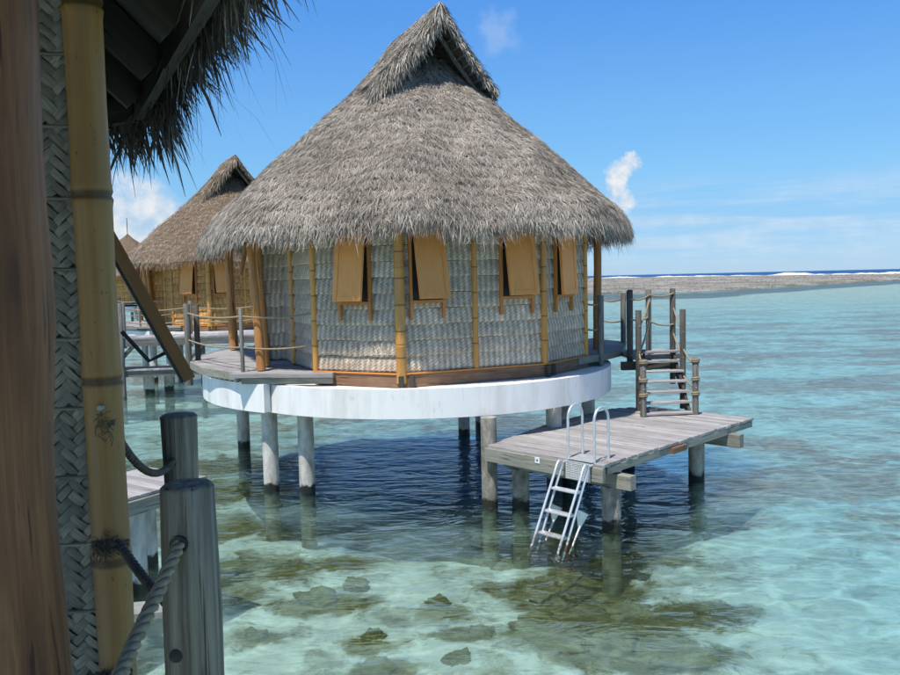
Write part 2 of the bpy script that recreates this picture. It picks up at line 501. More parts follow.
class MB:
    def __init__(s):
        s.v = []
        s.f = []

    def box(s, c, d, m=None):
        cx, cy, cz = c
        dx, dy, dz = d[0] / 2, d[1] / 2, d[2] / 2
        k = len(s.v)
        for p in ((-1, -1, -1), (1, -1, -1), (1, 1, -1), (-1, 1, -1), (-1, -1, 1), (1, -1, 1), (1, 1, 1), (-1, 1, 1)):
            q = Vector((cx + p[0] * dx, cy + p[1] * dy, cz + p[2] * dz))
            s.v.append(tuple(m @ q) if m else tuple(q))
        for q in ((0, 3, 2, 1), (4, 5, 6, 7), (0, 1, 5, 4), (1, 2, 6, 5), (2, 3, 7, 6), (3, 0, 4, 7)):
            s.f.append(tuple(k + i for i in q))
        return s

    def tube(s, pts, rad, seg=12, caps=True):
        pts = [Vector(p) for p in pts]
        n = len(pts)
        if not hasattr(rad, '__len__'):
            rad = [rad] * n
        k = len(s.v)
        up = None
        for i, p in enumerate(pts):
            d = (pts[min(i + 1, n - 1)] - pts[max(i - 1, 0)]).normalized()
            if up is None:
                up = d.orthogonal().normalized()
            up = (up - d * up.dot(d)).normalized()
            sd = d.cross(up)
            for j in range(seg):
                a = 2 * math.pi * j / seg
                s.v.append(tuple(p + (up * math.cos(a) + sd * math.sin(a)) * rad[i]))
        for i in range(n - 1):
            for j in range(seg):
                a, b_ = k + i * seg + j, k + i * seg + (j + 1) % seg
                s.f.append((a, b_, b_ + seg, a + seg))
        if caps:
            s.f.append(tuple(k + j for j in range(seg))[::-1])
            s.f.append(tuple(k + (n - 1) * seg + j for j in range(seg)))
        return s

    def prism(s, poly, z0, z1):
        k = len(s.v)
        n = len(poly)
        for z in (z0, z1):
            for x, y in poly:
                s.v.append((x, y, z))
        s.f.append(tuple(k + i for i in range(n))[::-1])
        s.f.append(tuple(k + n + i for i in range(n)))
        for i in range(n):
            j = (i + 1) % n
            s.f.append((k + i, k + j, k + n + j, k + n + i))
        return s

    def mesh(s, name, smooth=False, angle=None):
        me = bpy.data.meshes.new(name)
        me.from_pydata(s.v, [], s.f)
        me.update()
        if smooth:
            me.polygons.foreach_set('use_smooth', [True] * len(me.polygons))
            if angle:
                me.set_sharp_from_angle(angle=R(angle))
        return me

    def build(s, name, mat, parent=None, loc=(0, 0, 0), rot=(0, 0, 0), smooth=False, angle=40):
        return link(name, s.mesh(name, smooth, angle), mat, parent, loc, rot)


_cache = {}


def plank(name, parent, loc, dims, mat, rz=0.0, ry=0.0, rx=0.0):
    """a board with softened long edges; alike boards share one mesh"""
    key = (tuple(round(q, 2) for q in dims), mat)
    if key not in _cache:
        L, W, T = (max(q, 0.01) for q in dims)
        bv = min(0.008, T * 0.3, W * 0.2)
        mb = MB()
        prof = [(-W / 2, -T / 2), (W / 2, -T / 2), (W / 2, T / 2 - bv), (W / 2 - bv, T / 2), (-W / 2 + bv, T / 2), (-W / 2, T / 2 - bv)]
        for x in (-L / 2, L / 2):
            for y, z in prof:
                mb.v.append((x, y, z))
        n = len(prof)
        mb.f.append(tuple(range(n))[::-1])
        mb.f.append(tuple(range(n, 2 * n)))
        for i in range(n):
            j = (i + 1) % n
            mb.f.append((i, j, n + j, n + i))
        me = mb.mesh(name)
        # the profile order above winds so that normals point out after this
        me.flip_normals()
        me.materials.append(MATS[mat])
        _cache[key] = me
    return link(name, _cache[key], None, parent, loc, (rx, ry, rz))


def seg_plank(name, parent, p, q, W, T, mat):
    """board from p to q, wide W (horizontal across), thick T"""
    p, q = Vector(p), Vector(q)
    d = q - p
    rz = math.atan2(d.y, d.x)
    ry = -math.atan2(d.z, math.hypot(d.x, d.y))
    return plank(name, parent, (p + q) / 2, (d.length, W, T), mat, rz, ry)


def post(name, parent, base, h, r, mat, seg=14, wob=0.0, lean=(0, 0), chamfer=True, r_top=None, seed=0):
    n = max(3, int(h / 0.25)) if wob else 2
    rr = random.Random(seed)
    pts, rad = [], []
    rt = r_top or r
    ph, ph2 = rr.random() * 6, rr.random() * 6
    for i in range(n + 1):
        u = i / n
        wx = wob * math.sin(ph + u * 4.2) if wob else 0
        wy = wob * math.cos(ph2 + u * 3.7) if wob else 0
        pts.append((lean[0] * u + wx, lean[1] * u + wy, u * h))
        rad.append((r + (rt - r) * u) * (1 + (rr.uniform(-.06, .06) if wob else 0)))
    if chamfer:
        pts.append((pts[-1][0], pts[-1][1], h + r * 0.12))
        rad.append(rad[-1] * 0.86)
    return MB().tube(pts, rad, seg).build(name, mat, parent, base, smooth=True, angle=50)


def bamboo(name, parent, base, h, r, gap=0.42, mat='bamboo', seg=14, lean=(0, 0)):
    pts, rad = [(0, 0, 0)], [r]
    z = gap
    f = lambda q: (lean[0] * q / h, lean[1] * q / h, q)
    while z < h - 0.02:
        for dz, k in ((-0.035, 1.0), (-0.012, 1.07), (0.0, 0.97), (0.012, 1.06), (0.035, 1.0)):
            pts.append(f(z + dz)); rad.append(r * k)
        pts.append(f(z + gap / 2)); rad.append(r * 0.965)
        z += gap
    while pts[-1][2] > h - 0.02:
        pts.pop(); rad.pop()
    pts.append(f(h)); rad.append(r)
    return MB().tube(pts, rad, seg).build(name, mat, parent, base, smooth=True, angle=60)


def sag(p, q, drop, n=10):
    p, q = Vector(p), Vector(q)
    return [p.lerp(q, i / n) - Vector((0, 0, 4 * drop * (i / n) * (1 - i / n))) for i in range(n + 1)]


def rope(name, parent, pts, r, mat='rope', twist=False):
    mb = MB()
    if not twist:
        mb.tube(pts, r, 6)
    else:
        pts = [Vector(p) for p in pts]
        fine = []
        for i in range(len(pts) - 1):
            k = max(2, int((pts[i + 1] - pts[i]).length / (r * 0.45)))
            fine += [pts[i].lerp(pts[i + 1], j / k) for j in range(k)]
        fine.append(pts[-1])
        up = None
        dist = 0
        fr = []
        for i, p in enumerate(fine):
            d = (fine[min(i + 1, len(fine) - 1)] - fine[max(i - 1, 0)]).normalized()
            if up is None: up = d.orthogonal().normalized()
            up = (up - d * up.dot(d)).normalized()
            if i: dist += (p - fine[i - 1]).length
            fr.append((p, up, d.cross(up), dist))
        for s3 in range(3):
            h = []
            for p, u, sd, ds in fr:
                a = ds / (r * 5.5) * 2 * math.pi + s3 * 2.0944
                h.append(p + (u * math.cos(a) + sd * math.sin(a)) * r * 0.52)
            mb.tube(h, r * 0.56, 7)
    return mb.build(name, mat, parent, smooth=True, angle=80)


def fast_mesh(name, V, F, shade=None, mat=None):
    me = bpy.data.meshes.new(name)
    me.from_pydata(V.tolist() if hasattr(V, 'tolist') else V, [], F)
    if shade is not None:
        at = me.attributes.new('shade', 'FLOAT', 'FACE')
        at.data.foreach_set('value', np.asarray(shade, dtype=np.float32))
    me.update()
    if mat: me.materials.append(MATS[mat])
    return me


def blades(P, D, N, L, W, lift, droop, shade):
    """leaf blades: P roots, D directions, N surface normals (arrays n x 3); one bent pointed strip each"""
    n = len(P)
    roll = rng.normal(0, 0.38, n)[:, None]
    S = np.cross(D, N)
    S /= np.linalg.norm(S, axis=1)[:, None] + 1e-9
    S = S * np.cos(roll) + N * np.sin(roll)
    L = L[:, None]; W = W[:, None]; lift = lift[:, None]; droop = droop[:, None]
    dn = np.array([0, 0, -1.0])
    M1 = P + D * L * 0.55 + N * lift + dn * droop * 0.3
    T1 = P + D * L + N * lift * 1.3 + dn * droop
    V = np.stack([P - S * W / 2, P + S * W / 2, M1 + S * W * 0.46, M1 - S * W * 0.46, T1 + S * W * .08, T1 - S * W * .08], 1).reshape(-1, 3)
    base = np.arange(n) * 6
    F = np.concatenate([base[:, None] + np.array([[0, 1, 2, 3]]), base[:, None] + np.array([[3, 2, 4, 5]])], 1).reshape(-1, 4)
    return V, F, np.repeat(shade, 2)


def thatch_obj(name, parts, mat, parent):
    V, F, S, k = [], [], [], 0
    for v, f, s in parts:
        V.append(v); F.append(f + k); S.append(s); k += len(v)
    V = np.concatenate(V); F = np.concatenate(F); S = np.concatenate(S)
    o = link(name, fast_mesh(name, V, F.tolist(), S, mat), None, parent)
    o['kind'] = 'stuff'
    return o


# ------------------------------------------------------------------ seabed, lagoon, reef, ocean
def axis(lo, hi, step, far, grow=1.35):
    a = list(np.arange(lo, hi + 1e-6, step))
    s, x = step, hi
    while x < far:
        s *= grow; x += s; a.append(x)
    s, x = step, lo
    pre = []
    while x > -far:
        s *= grow; x -= s; pre.append(x)
    return pre[::-1] + a


def fbm(x, y, sc, seed=0.0, oc=4):
    return mnoise.fractal(Vector((x * sc + seed, y * sc - seed, seed)), 0.9, 2.0, oc)


def seabed_z(x, y):
    r_ = math.hypot(x, y - 12)
    z = -0.85 - 0.0 * r_
    if r_ < 70:
        k = 1 - r_ / 70
        z += k * (0.16 * fbm(x, y, 0.35, 3.1) + 0.05 * fbm(x, y, 1.7, 8.2, 3))
    z -= 0.5 * max(0, min(1, (y - 14) / 20)) * max(0, min(1, (x + 2) / 8))
    z -= 0.8 * max(0.0, 1 - (((x - 0.9) * 0.2) ** 2 + ((y - 15.6) * 0.30) ** 2))  # hollow added under the house, matching the shade painted into the water
    return z


xs, ys = axis(-16, 24, 0.25, 30000), axis(4, 40, 0.25, 30000)
V = [(x, y, seabed_z(x, y)) for y in ys for x in xs]
nx = len(xs)
F = [(j * nx + i, j * nx + i + 1, (j + 1) * nx + i + 1, (j + 1) * nx + i) for j in range(len(ys) - 1) for i in range(nx - 1)]
me = bpy.data.meshes.new('seabed')
me.from_pydata(V, [], F)
me.polygons.foreach_set('use_smooth', [True] * len(F))
# where weed and coral have grown over the sand
PATCH = [(-3.2, 12.1, 1.0, .6), (-3.3, 11.2, .6, .4), (-1.75, 10.8, .5, .32), (-2.15, 10.6, .35, .28), (-0.22, 10.5, .34, .22), (-2.5, 9.66, .3, .2), (-0.9, 8.9, .4, .26),
         (-0.25, 13.9, 1.0, .6), (0.45, 13.2, .9, .5), (-0.75, 13.0, .6, .4), (1.4, 10.6, .5, .42), (1.1, 9.75, .55, .42), (2.0, 10.9, .7, .45), (2.1, 9.9, .8, .45), (2.35, 9.1, .8, .4),
         (2.0, 11.7, .8, .4), (3.2, 10.2, .7, .4), (0.95, 11.4, .6, .35), (0.05, 9.7, .35, .25), (-1.1, 9.6, .3, .22), (-1.65, 12.4, .6, .3), (2.9, 12.1, .8, .4), (1.6, 9.15, .6, .35), (-4.6, 14.5, 1.6, .8), (-6.5, 19, 2.5, 1.2), (-5.5, 16.8, 1.8, .8)]
xy = np.array([v[:2] for v in V])
alg_w = np.zeros(len(V))
for px, py, ax_, ay_ in PATCH:
    alg_w = np.maximum(alg_w, np.exp(-(((xy[:, 0] - px) / ax_) ** 2 + ((xy[:, 1] - py) / ay_) ** 2) * 0.8))
at = me.attributes.new('weed', 'FLOAT', 'POINT')
at.data.foreach_set('value', alg_w.astype(np.float32))

m, t, b = new_mat('seabed')
p = t.pos()
x, y, z = t.sep(p)
flat = t.comb(x, y, 0.0)
warp = t.n('ShaderNodeTexNoise')
warp.inputs['Scale'].default_value = 1.3
warp.inputs['Detail'].default_value = 4
t.put(warp.inputs['Vector'], flat)
wv = t.vmath('SCALE', t.vmath('SUBTRACT', warp.outputs['Color'], (0.5, 0.5, 0.5)))
wv.node.inputs['Scale'].default_value = 0.9
fw = t.vmath('ADD', flat, wv)
sand = t.ramp(t.noise(fw, 3.2, 6, 0.65), [(0.3, (0.52, 0.51, 0.45)), (0.55, (0.67, 0.665, 0.60)), (0.75, (0.76, 0.755, 0.69))])
rub = t.rng(t.noise(fw, 0.9, 7, 0.66), 0.50, 0.60, 0, 0.8, True)
rub = t.math('MULTIPLY', rub, t.rng(x, 1.5, 5.0, 1.0, 0.75, True))
c1 = t.mix(rub, sand, t.ramp(t.noise(fw, 5, 5, 0.7), [(0.3, (0.15, 0.135, 0.10)), (0.7, (0.40, 0.365, 0.29))]))
alg = t.rng(t.noise(t.vmath('ADD', fw, (31.0, 7.0, 0.0)), 0.55, 7, 0.66), 0.56, 0.64, 0, 0.9, True)
nearm = t.math('MULTIPLY', t.rng(y, 16, 24, 1, 0.15, True), t.rng(x, 2.5, 5.5, 1.0, 0.35, True))
weed = t.n('ShaderNodeAttribute', attribute_name='weed').outputs['Fac']
wn_ = t.noise(fw, 2.1, 6, 0.68)
weedm = t.rng(t.math('ADD', weed, t.math('MULTIPLY', t.math('SUBTRACT', wn_, 0.5), 1.5)), 0.16, 0.52, 0, 0.97, True)
c2 = t.mix(t.math('MAXIMUM', weedm, t.math('MULTIPLY', alg, nearm)), c1, t.ramp(t.noise(fw, 6, 5, 0.7), [(0.3, (0.04, 0.032, 0.006)), (0.5, (0.115, 0.09, 0.02)), (0.72, (0.28, 0.23, 0.10))]))
# pinkish coral flats that lie farther out, long and thin along the shore
cor = t.noise(t.vmath('ADD', t.mapping(fw, (0.13, 0.22, 1)), (4.0, 11.0, 0.0)), 1.0, 6, 0.66)
corm = t.math('MULTIPLY', t.rng(cor, 0.463, 0.56, 0, 0.85, True), t.rng(t.math('ADD', y, x), 12, 21, 0, 1, True))
corm = t.math('MULTIPLY', corm, t.rng(y, 60, 110, 1, 0.3, True))
c3 = t.mix(corm, c2, t.ramp(t.noise(fw, 4, 5, 0.7), [(0.3, (0.17, 0.075, 0.045)), (0.55, (0.46, 0.235, 0.155)), (0.75, (0.72, 0.44, 0.32))]))
t.put(b.inputs['Base Color'], c3)
b.inputs['Roughness'].default_value = 0.95
b.inputs['Specular IOR Level'].default_value = 0.0
t.put(b.inputs['Normal'], t.bump(t.noise(fw, 7, 5, 0.65), 0.5, 0.06))
me.materials.append(m)
tag(link('seabed', me, None), kind='structure')

# lagoon water: clear, tinted where deeper, house shade painted in as blue, rippled skin
m = bpy.data.materials.new('lagoon_water')
m.use_nodes = True
MATS['lagoon_water'] = m
t = NT(m.node_tree)
for nd in list(t.t.nodes):
    t.t.nodes.remove(nd)
p = t.pos()
x, y, z = t.sep(p)
flat = t.comb(x, y, 0.0)
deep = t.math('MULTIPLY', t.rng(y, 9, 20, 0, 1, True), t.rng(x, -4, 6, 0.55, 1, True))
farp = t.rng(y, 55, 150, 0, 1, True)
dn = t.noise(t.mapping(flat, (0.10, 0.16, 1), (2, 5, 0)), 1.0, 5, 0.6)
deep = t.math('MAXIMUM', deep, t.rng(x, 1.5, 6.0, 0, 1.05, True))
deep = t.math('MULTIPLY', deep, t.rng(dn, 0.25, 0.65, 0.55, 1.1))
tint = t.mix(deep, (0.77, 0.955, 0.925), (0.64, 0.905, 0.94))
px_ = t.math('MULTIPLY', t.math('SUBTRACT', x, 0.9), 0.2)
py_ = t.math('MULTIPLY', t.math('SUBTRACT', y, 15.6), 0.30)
house_shade = t.math('ADD', t.math('MULTIPLY', px_, px_), t.math('MULTIPLY', py_, py_))
house_shade = t.math('ADD', house_shade, t.math('MULTIPLY', t.math('SUBTRACT', t.noise(flat, 0.8, 4, 0.6), 0.5), 0.9))
tint = t.mix(t.rng(house_shade, 0.35, 1.25, 1, 0, True), tint, (0.17, 0.47, 0.92))  # shade below house and platform painted into the water tint
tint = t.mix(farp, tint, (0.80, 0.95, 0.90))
# net of caustic light painted into the tint, brighter along cell edges
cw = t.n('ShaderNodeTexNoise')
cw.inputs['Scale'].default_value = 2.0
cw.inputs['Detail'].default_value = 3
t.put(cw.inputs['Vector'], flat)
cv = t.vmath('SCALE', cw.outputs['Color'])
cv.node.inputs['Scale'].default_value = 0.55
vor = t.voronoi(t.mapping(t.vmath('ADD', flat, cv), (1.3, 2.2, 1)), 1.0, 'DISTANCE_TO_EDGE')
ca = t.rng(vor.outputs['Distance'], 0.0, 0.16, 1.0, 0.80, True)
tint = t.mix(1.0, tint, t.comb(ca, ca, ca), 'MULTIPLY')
w1 = t.noise(t.mapping(flat, (1.1, 2.3, 1), (0, 0, 0), (0, 0, R(12))), 1.0, 3, 0.55, 0.6)
w2 = t.noise(t.mapping(flat, (5.0, 9.5, 1), (3, 1, 0), (0, 0, R(-8))), 1.0, 3, 0.55, 0.5)
hh = t.math('ADD', t.math('MULTIPLY', w1, 0.86), t.math('MULTIPLY', w2, 0.14))
nrm = t.bump(hh, 1.0, 0.15)
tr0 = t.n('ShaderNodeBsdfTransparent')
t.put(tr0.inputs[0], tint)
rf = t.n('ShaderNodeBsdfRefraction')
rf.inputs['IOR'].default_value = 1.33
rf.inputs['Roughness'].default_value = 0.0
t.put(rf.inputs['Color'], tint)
t.put(rf.inputs['Normal'], nrm)
tr = t.n('ShaderNodeMixShader')
tr.inputs[0].default_value = 0.30
t.L.new(tr0.outputs[0], tr.inputs[1])
t.L.new(rf.outputs[0], tr.inputs[2])
gl = t.n('ShaderNodeBsdfGlossy')
gl.inputs['Roughness'].default_value = 0.06
gl.inputs['Color'].default_value = (0.84, 0.93, 1, 1)
t.put(gl.inputs['Normal'], nrm)
fr = t.n('ShaderNodeFresnel')
fr.inputs['IOR'].default_value = 1.33
t.put(fr.inputs['Normal'], nrm)
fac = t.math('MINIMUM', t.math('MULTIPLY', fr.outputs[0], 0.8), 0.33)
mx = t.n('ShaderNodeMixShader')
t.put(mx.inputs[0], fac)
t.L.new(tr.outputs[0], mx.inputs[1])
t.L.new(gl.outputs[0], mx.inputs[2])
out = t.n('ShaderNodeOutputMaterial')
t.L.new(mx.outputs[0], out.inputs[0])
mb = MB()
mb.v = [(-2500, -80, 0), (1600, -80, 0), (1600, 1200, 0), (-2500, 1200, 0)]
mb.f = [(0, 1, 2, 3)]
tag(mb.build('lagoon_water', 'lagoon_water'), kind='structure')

# reef flat between lagoon and ocean
near = [(-900, 190), (-300, 170), (0, 160), (33, 158), (48, 157), (88, 201), (147, 262), (260, 370), (340, 450)]
surf = [(-900, 1150), (-300, 1150), (100, 1120), (235, 1080), (297, 930), (318, 720), (322, 565), (335, 500), (360, 470)]


def interp(pl, u):
    f_ = u * (len(pl) - 1)
    i = min(int(f_), len(pl) - 2)
    k = f_ - i
    return pl[i][0] * (1 - k) + pl[i + 1][0] * k, pl[i][1] * (1 - k) + pl[i + 1][1] * k


V, F = [], []
NU, NV = 420, 60
for i in range(NU + 1):
    a, c_ = interp(near, i / NU), interp(surf, i / NU)
    for j in range(NV + 1):
        q = (j / NV) ** 2.2
        x_, y_ = a[0] + (c_[0] - a[0]) * q, a[1] + (c_[1] - a[1]) * q
        e = fbm(x_, y_, 0.06, 5.0, 5)
        h = -0.12 + 0.42 * min(1, (j / NV) * 6) + 0.22 * e
        if j == 0: h = -0.3
        if j == NV: h = 0.0
        x_ += 5 * fbm(x_, y_, 0.03, 2.0) * (j < 3)
        V.append((x_, y_, h))
for i in range(NU):
    for j in range(NV):
        k = i * (NV + 1) + j
        F.append((k, k + NV + 1, k + NV + 2, k + 1))
m, t, b = new_mat('reef_rubble')
p = t.pos()
n1 = t.noise(t.mapping(p, (0.10, 0.035, 1)), 1.0, 8, 0.75)
n2 = t.noise(p, 1.1, 6, 0.75)
f = t.math('ADD', t.math('MULTIPLY', n1, 0.6), t.math('MULTIPLY', n2, 0.4))
t.put(b.inputs['Base Color'], t.ramp(f, [(0.38, (0.075, 0.066, 0.05)), (0.46, (0.18, 0.16, 0.125)), (0.53, (0.31, 0.285, 0.24)), (0.62, (0.48, 0.45, 0.395))]))
b.inputs['Roughness'].default_value = 0.95
t.put(b.inputs['Normal'], t.bump(n2, 1.0, 0.5))
o = link('reef_flat', fast_mesh('reef_flat', V, F, None, 'reef_rubble'), None)
tag(o, kind='structure')

# loose coral rubble strewn over the flat
V, F = [], []
for k in range(7000):
    i_u = random.uniform(0.30, 0.92)
    a, c_ = interp(near, i_u), interp(surf, i_u)
    q = random.random() ** 2.6 * 0.7 + 0.004
    x_, y_ = a[0] + (c_[0] - a[0]) * q, a[1] + (c_[1] - a[1]) * q
    r_ = random.uniform(0.15, 0.5) * (1 + 2.0 * q)
    h_ = r_ * random.uniform(0.6, 1.1)
    z_ = 0.12 if q > .02 else 0.0
    k0 = len(V)
    a0 = random.random() * 6
    for j in range(5):
        V.append((x_ + r_ * random.uniform(.7, 1.4) * math.cos(a0 + j * 1.2566), y_ + r_ * random.uniform(.7, 1.4) * math.sin(a0 + j * 1.2566), z_ - 0.15))
    V.append((x_ + random.uniform(-.3, .3) * r_, y_ + random.uniform(-.3, .3) * r_, z_ + h_))
    F += [(k0 + j, k0 + (j + 1) % 5, k0 + 5) for j in range(5)]
tag(link('coral_rubble', fast_mesh('coral_rubble', V, F, None, 'reef_rubble'), None), 'loose brown coral rubble strewn over the far reef flat', 'rubble', kind='stuff')

m, t, b = new_mat('ocean')
p = t.pos()
n1 = t.noise(t.mapping(p, (0.01, 0.05, 1)), 1.0, 6, 0.65)
t.put(b.inputs['Base Color'], t.ramp(n1, [(0.35, (0.012, 0.055, 0.16)), (0.62, (0.02, 0.085, 0.24)), (0.72, (0.06, 0.14, 0.30))]))
b.inputs['Roughness'].default_value = 0.45
b.inputs['Specular IOR Level'].default_value = 0.25
t.put(b.inputs['Normal'], t.bump(t.noise(t.mapping(p, (0.12, 0.3, 1)), 1.0, 4, 0.6), 1.0, 1.2))
mb = MB()
outer = [(-30000, 1150)] + surf + [(30000, 470)]
k = len(outer)
mb.v = [(x_, y_, 0.05) for x_, y_ in outer] + [(max(-30000, min(30000, x_ * 40)), 40000, 0.05) for x_, y_ in outer]
mb.f = [(i, i + 1, k + i + 1, k + i) for i in range(k - 1)]
tag(mb.build('ocean', 'ocean'), kind='structure')

# the line of breaking waves on the reef edge
m, t, b = new_mat('foam')
n1 = t.noise(t.pos(), 0.35, 6, 0.7)
t.put(b.inputs['Base Color'], t.ramp(n1, [(0.3, (0.62, 0.68, 0.72)), (0.6, (0.86, 0.87, 0.88))]))
b.inputs['Roughness'].default_value = 0.9
V, F = [], []
NU = 700
for i in range(NU + 1):
    u = 0.15 + 0.85 * i / NU
    x_, y_ = interp(surf, u)
    x2, y2 = interp(surf, min(1, u + 0.002))
    dx, dy = x2 - x_, y2 - y_
    dl = math.hypot(dx, dy) or 1
    nxv, nyv = dy / dl, -dx / dl
    hgt = max(0.0, 1.5 * (0.5 + 1.1 * fbm(i * 0.03, 0, 1.0, 4.0, 5)) + 0.4 * fbm(i * 0.35, 3, 1.0, 9.0, 3)) * (1.15 if u > .6 else .8)
    for wv_, hz in ((-16, 0.08), (-7, 0.35 * hgt + 0.1), (0, hgt + .1), (5, 0.5 * hgt + .08), (11, 0.06)):
        V.append((x_ - nxv * wv_, y_ - nyv * wv_, hz))
for i in range(NU):
    for j in range(4):
        k = i * 5 + j
        F.append((k, k + 5, k + 6, k + 1))
tag(link('surf', fast_mesh('surf', V, F, None, 'foam'), None), 'white line of waves breaking along the far reef edge', 'surf', kind='stuff')


# ------------------------------------------------------------------ thatched bungalow on stilts
FLOOR = 2.1
EAVE = [(-0.2, -4.2), (-3.05, -3.0), (-5.2, 2.2), (-3.2, 4.2), (0, 4.5), (3.0, 3.3), (4.32, 0.1), (3.02, -3.05)]


def ray_poly(poly, a):
    d = (math.cos(a), math.sin(a))
    best = 0
    for i in range(len(poly)):
        (x1, y1), (x2, y2) = poly[i], poly[(i + 1) % len(poly)]
        ex, ey = x2 - x1, y2 - y1
        den = d[0] * ey - d[1] * ex
        if abs(den) < 1e-9: continue
        tt = (x1 * ey - y1 * ex) / den
        s_ = (x1 * d[1] - y1 * d[0]) / den
        if tt > 0 and -1e-6 <= s_ <= 1 + 1e-6: best = max(best, tt)
    return best


_NA = 360
_raw = np.array([ray_poly(EAVE, 2 * math.pi * i / _NA) for i in range(_NA)])
_k = np.exp(-np.linspace(-2, 2, 25) ** 2); _k /= _k.sum()
RE = np.convolve(np.concatenate([_raw[-12:], _raw, _raw[:12]]), _k, 'valid')


def re_at(a):
    return np.interp(np.mod(a, 2 * math.pi), np.arange(_NA + 1) * 2 * math.pi / _NA, np.append(RE, RE[0]))


Z_TOP, Z_EAVE = 8.2, 4.62
GA = R(23)
GN = np.array([math.sin(GA), -math.cos(GA), 0.0])      # the way the gablet looks
GL = np.array([math.cos(GA), math.sin(GA), 0.0])


def roof_pt(a, u):
    """u: 0 at the top, 1 at the eave"""
    r_ = re_at(a) * u
    k = u - 0.022 * np.sin(np.pi * u)
    z_ = Z_TOP - (Z_TOP - Z_EAVE) * k - 0.16 * np.clip((u - 0.93) / 0.07, 0, 1) ** 2
    lump = 0.05 * np.sin(a * 5 + u * 9) * np.sin(a * 3 - u * 13 + 1) + 0.03 * np.sin(a * 17 + u * 21) + 0.035 * u * np.sin(a * 8 + 2) * np.sin(a * 3.0)
    return np.stack([r_ * np.cos(a), r_ * np.sin(a), z_ + lump], -1)


def roof_frame(a, u):
    e = 1e-3
    P = roof_pt(a, u)
    D = roof_pt(a, u + e) - P
    Tn = roof_pt(a + e, u) - P
    D /= np.linalg.norm(D, axis=-1)[..., None]
    Nn = np.cross(D, Tn)
    Nn /= np.linalg.norm(Nn, axis=-1)[..., None]
    Nn *= np.sign(Nn[..., 2:3])
    Tn /= np.linalg.norm(Tn, axis=-1)[..., None]
    return P, D, Nn, Tn


G_RIDGE, G_FOOT, G_HALF = 8.62, 7.2, 1.22
G_S0, G_S1 = -1.3, 1.12


def gab_pt(s, tl):
    """s along the ridge, tl -1..1 across"""
    at = np.abs(tl)
    z_ = G_RIDGE - (G_RIDGE - G_FOOT) * (at + 0.05 * np.sin(np.pi * at))
    over = 0.22 * (1 - at) * np.clip((s - 0.3) / 0.8, 0, 1)   # the peak leans out over the opening
    return GN * (s + over)[..., None] + GL * (tl * G_HALF)[..., None] + np.stack([np.zeros_like(s), np.zeros_like(s), z_], -1)


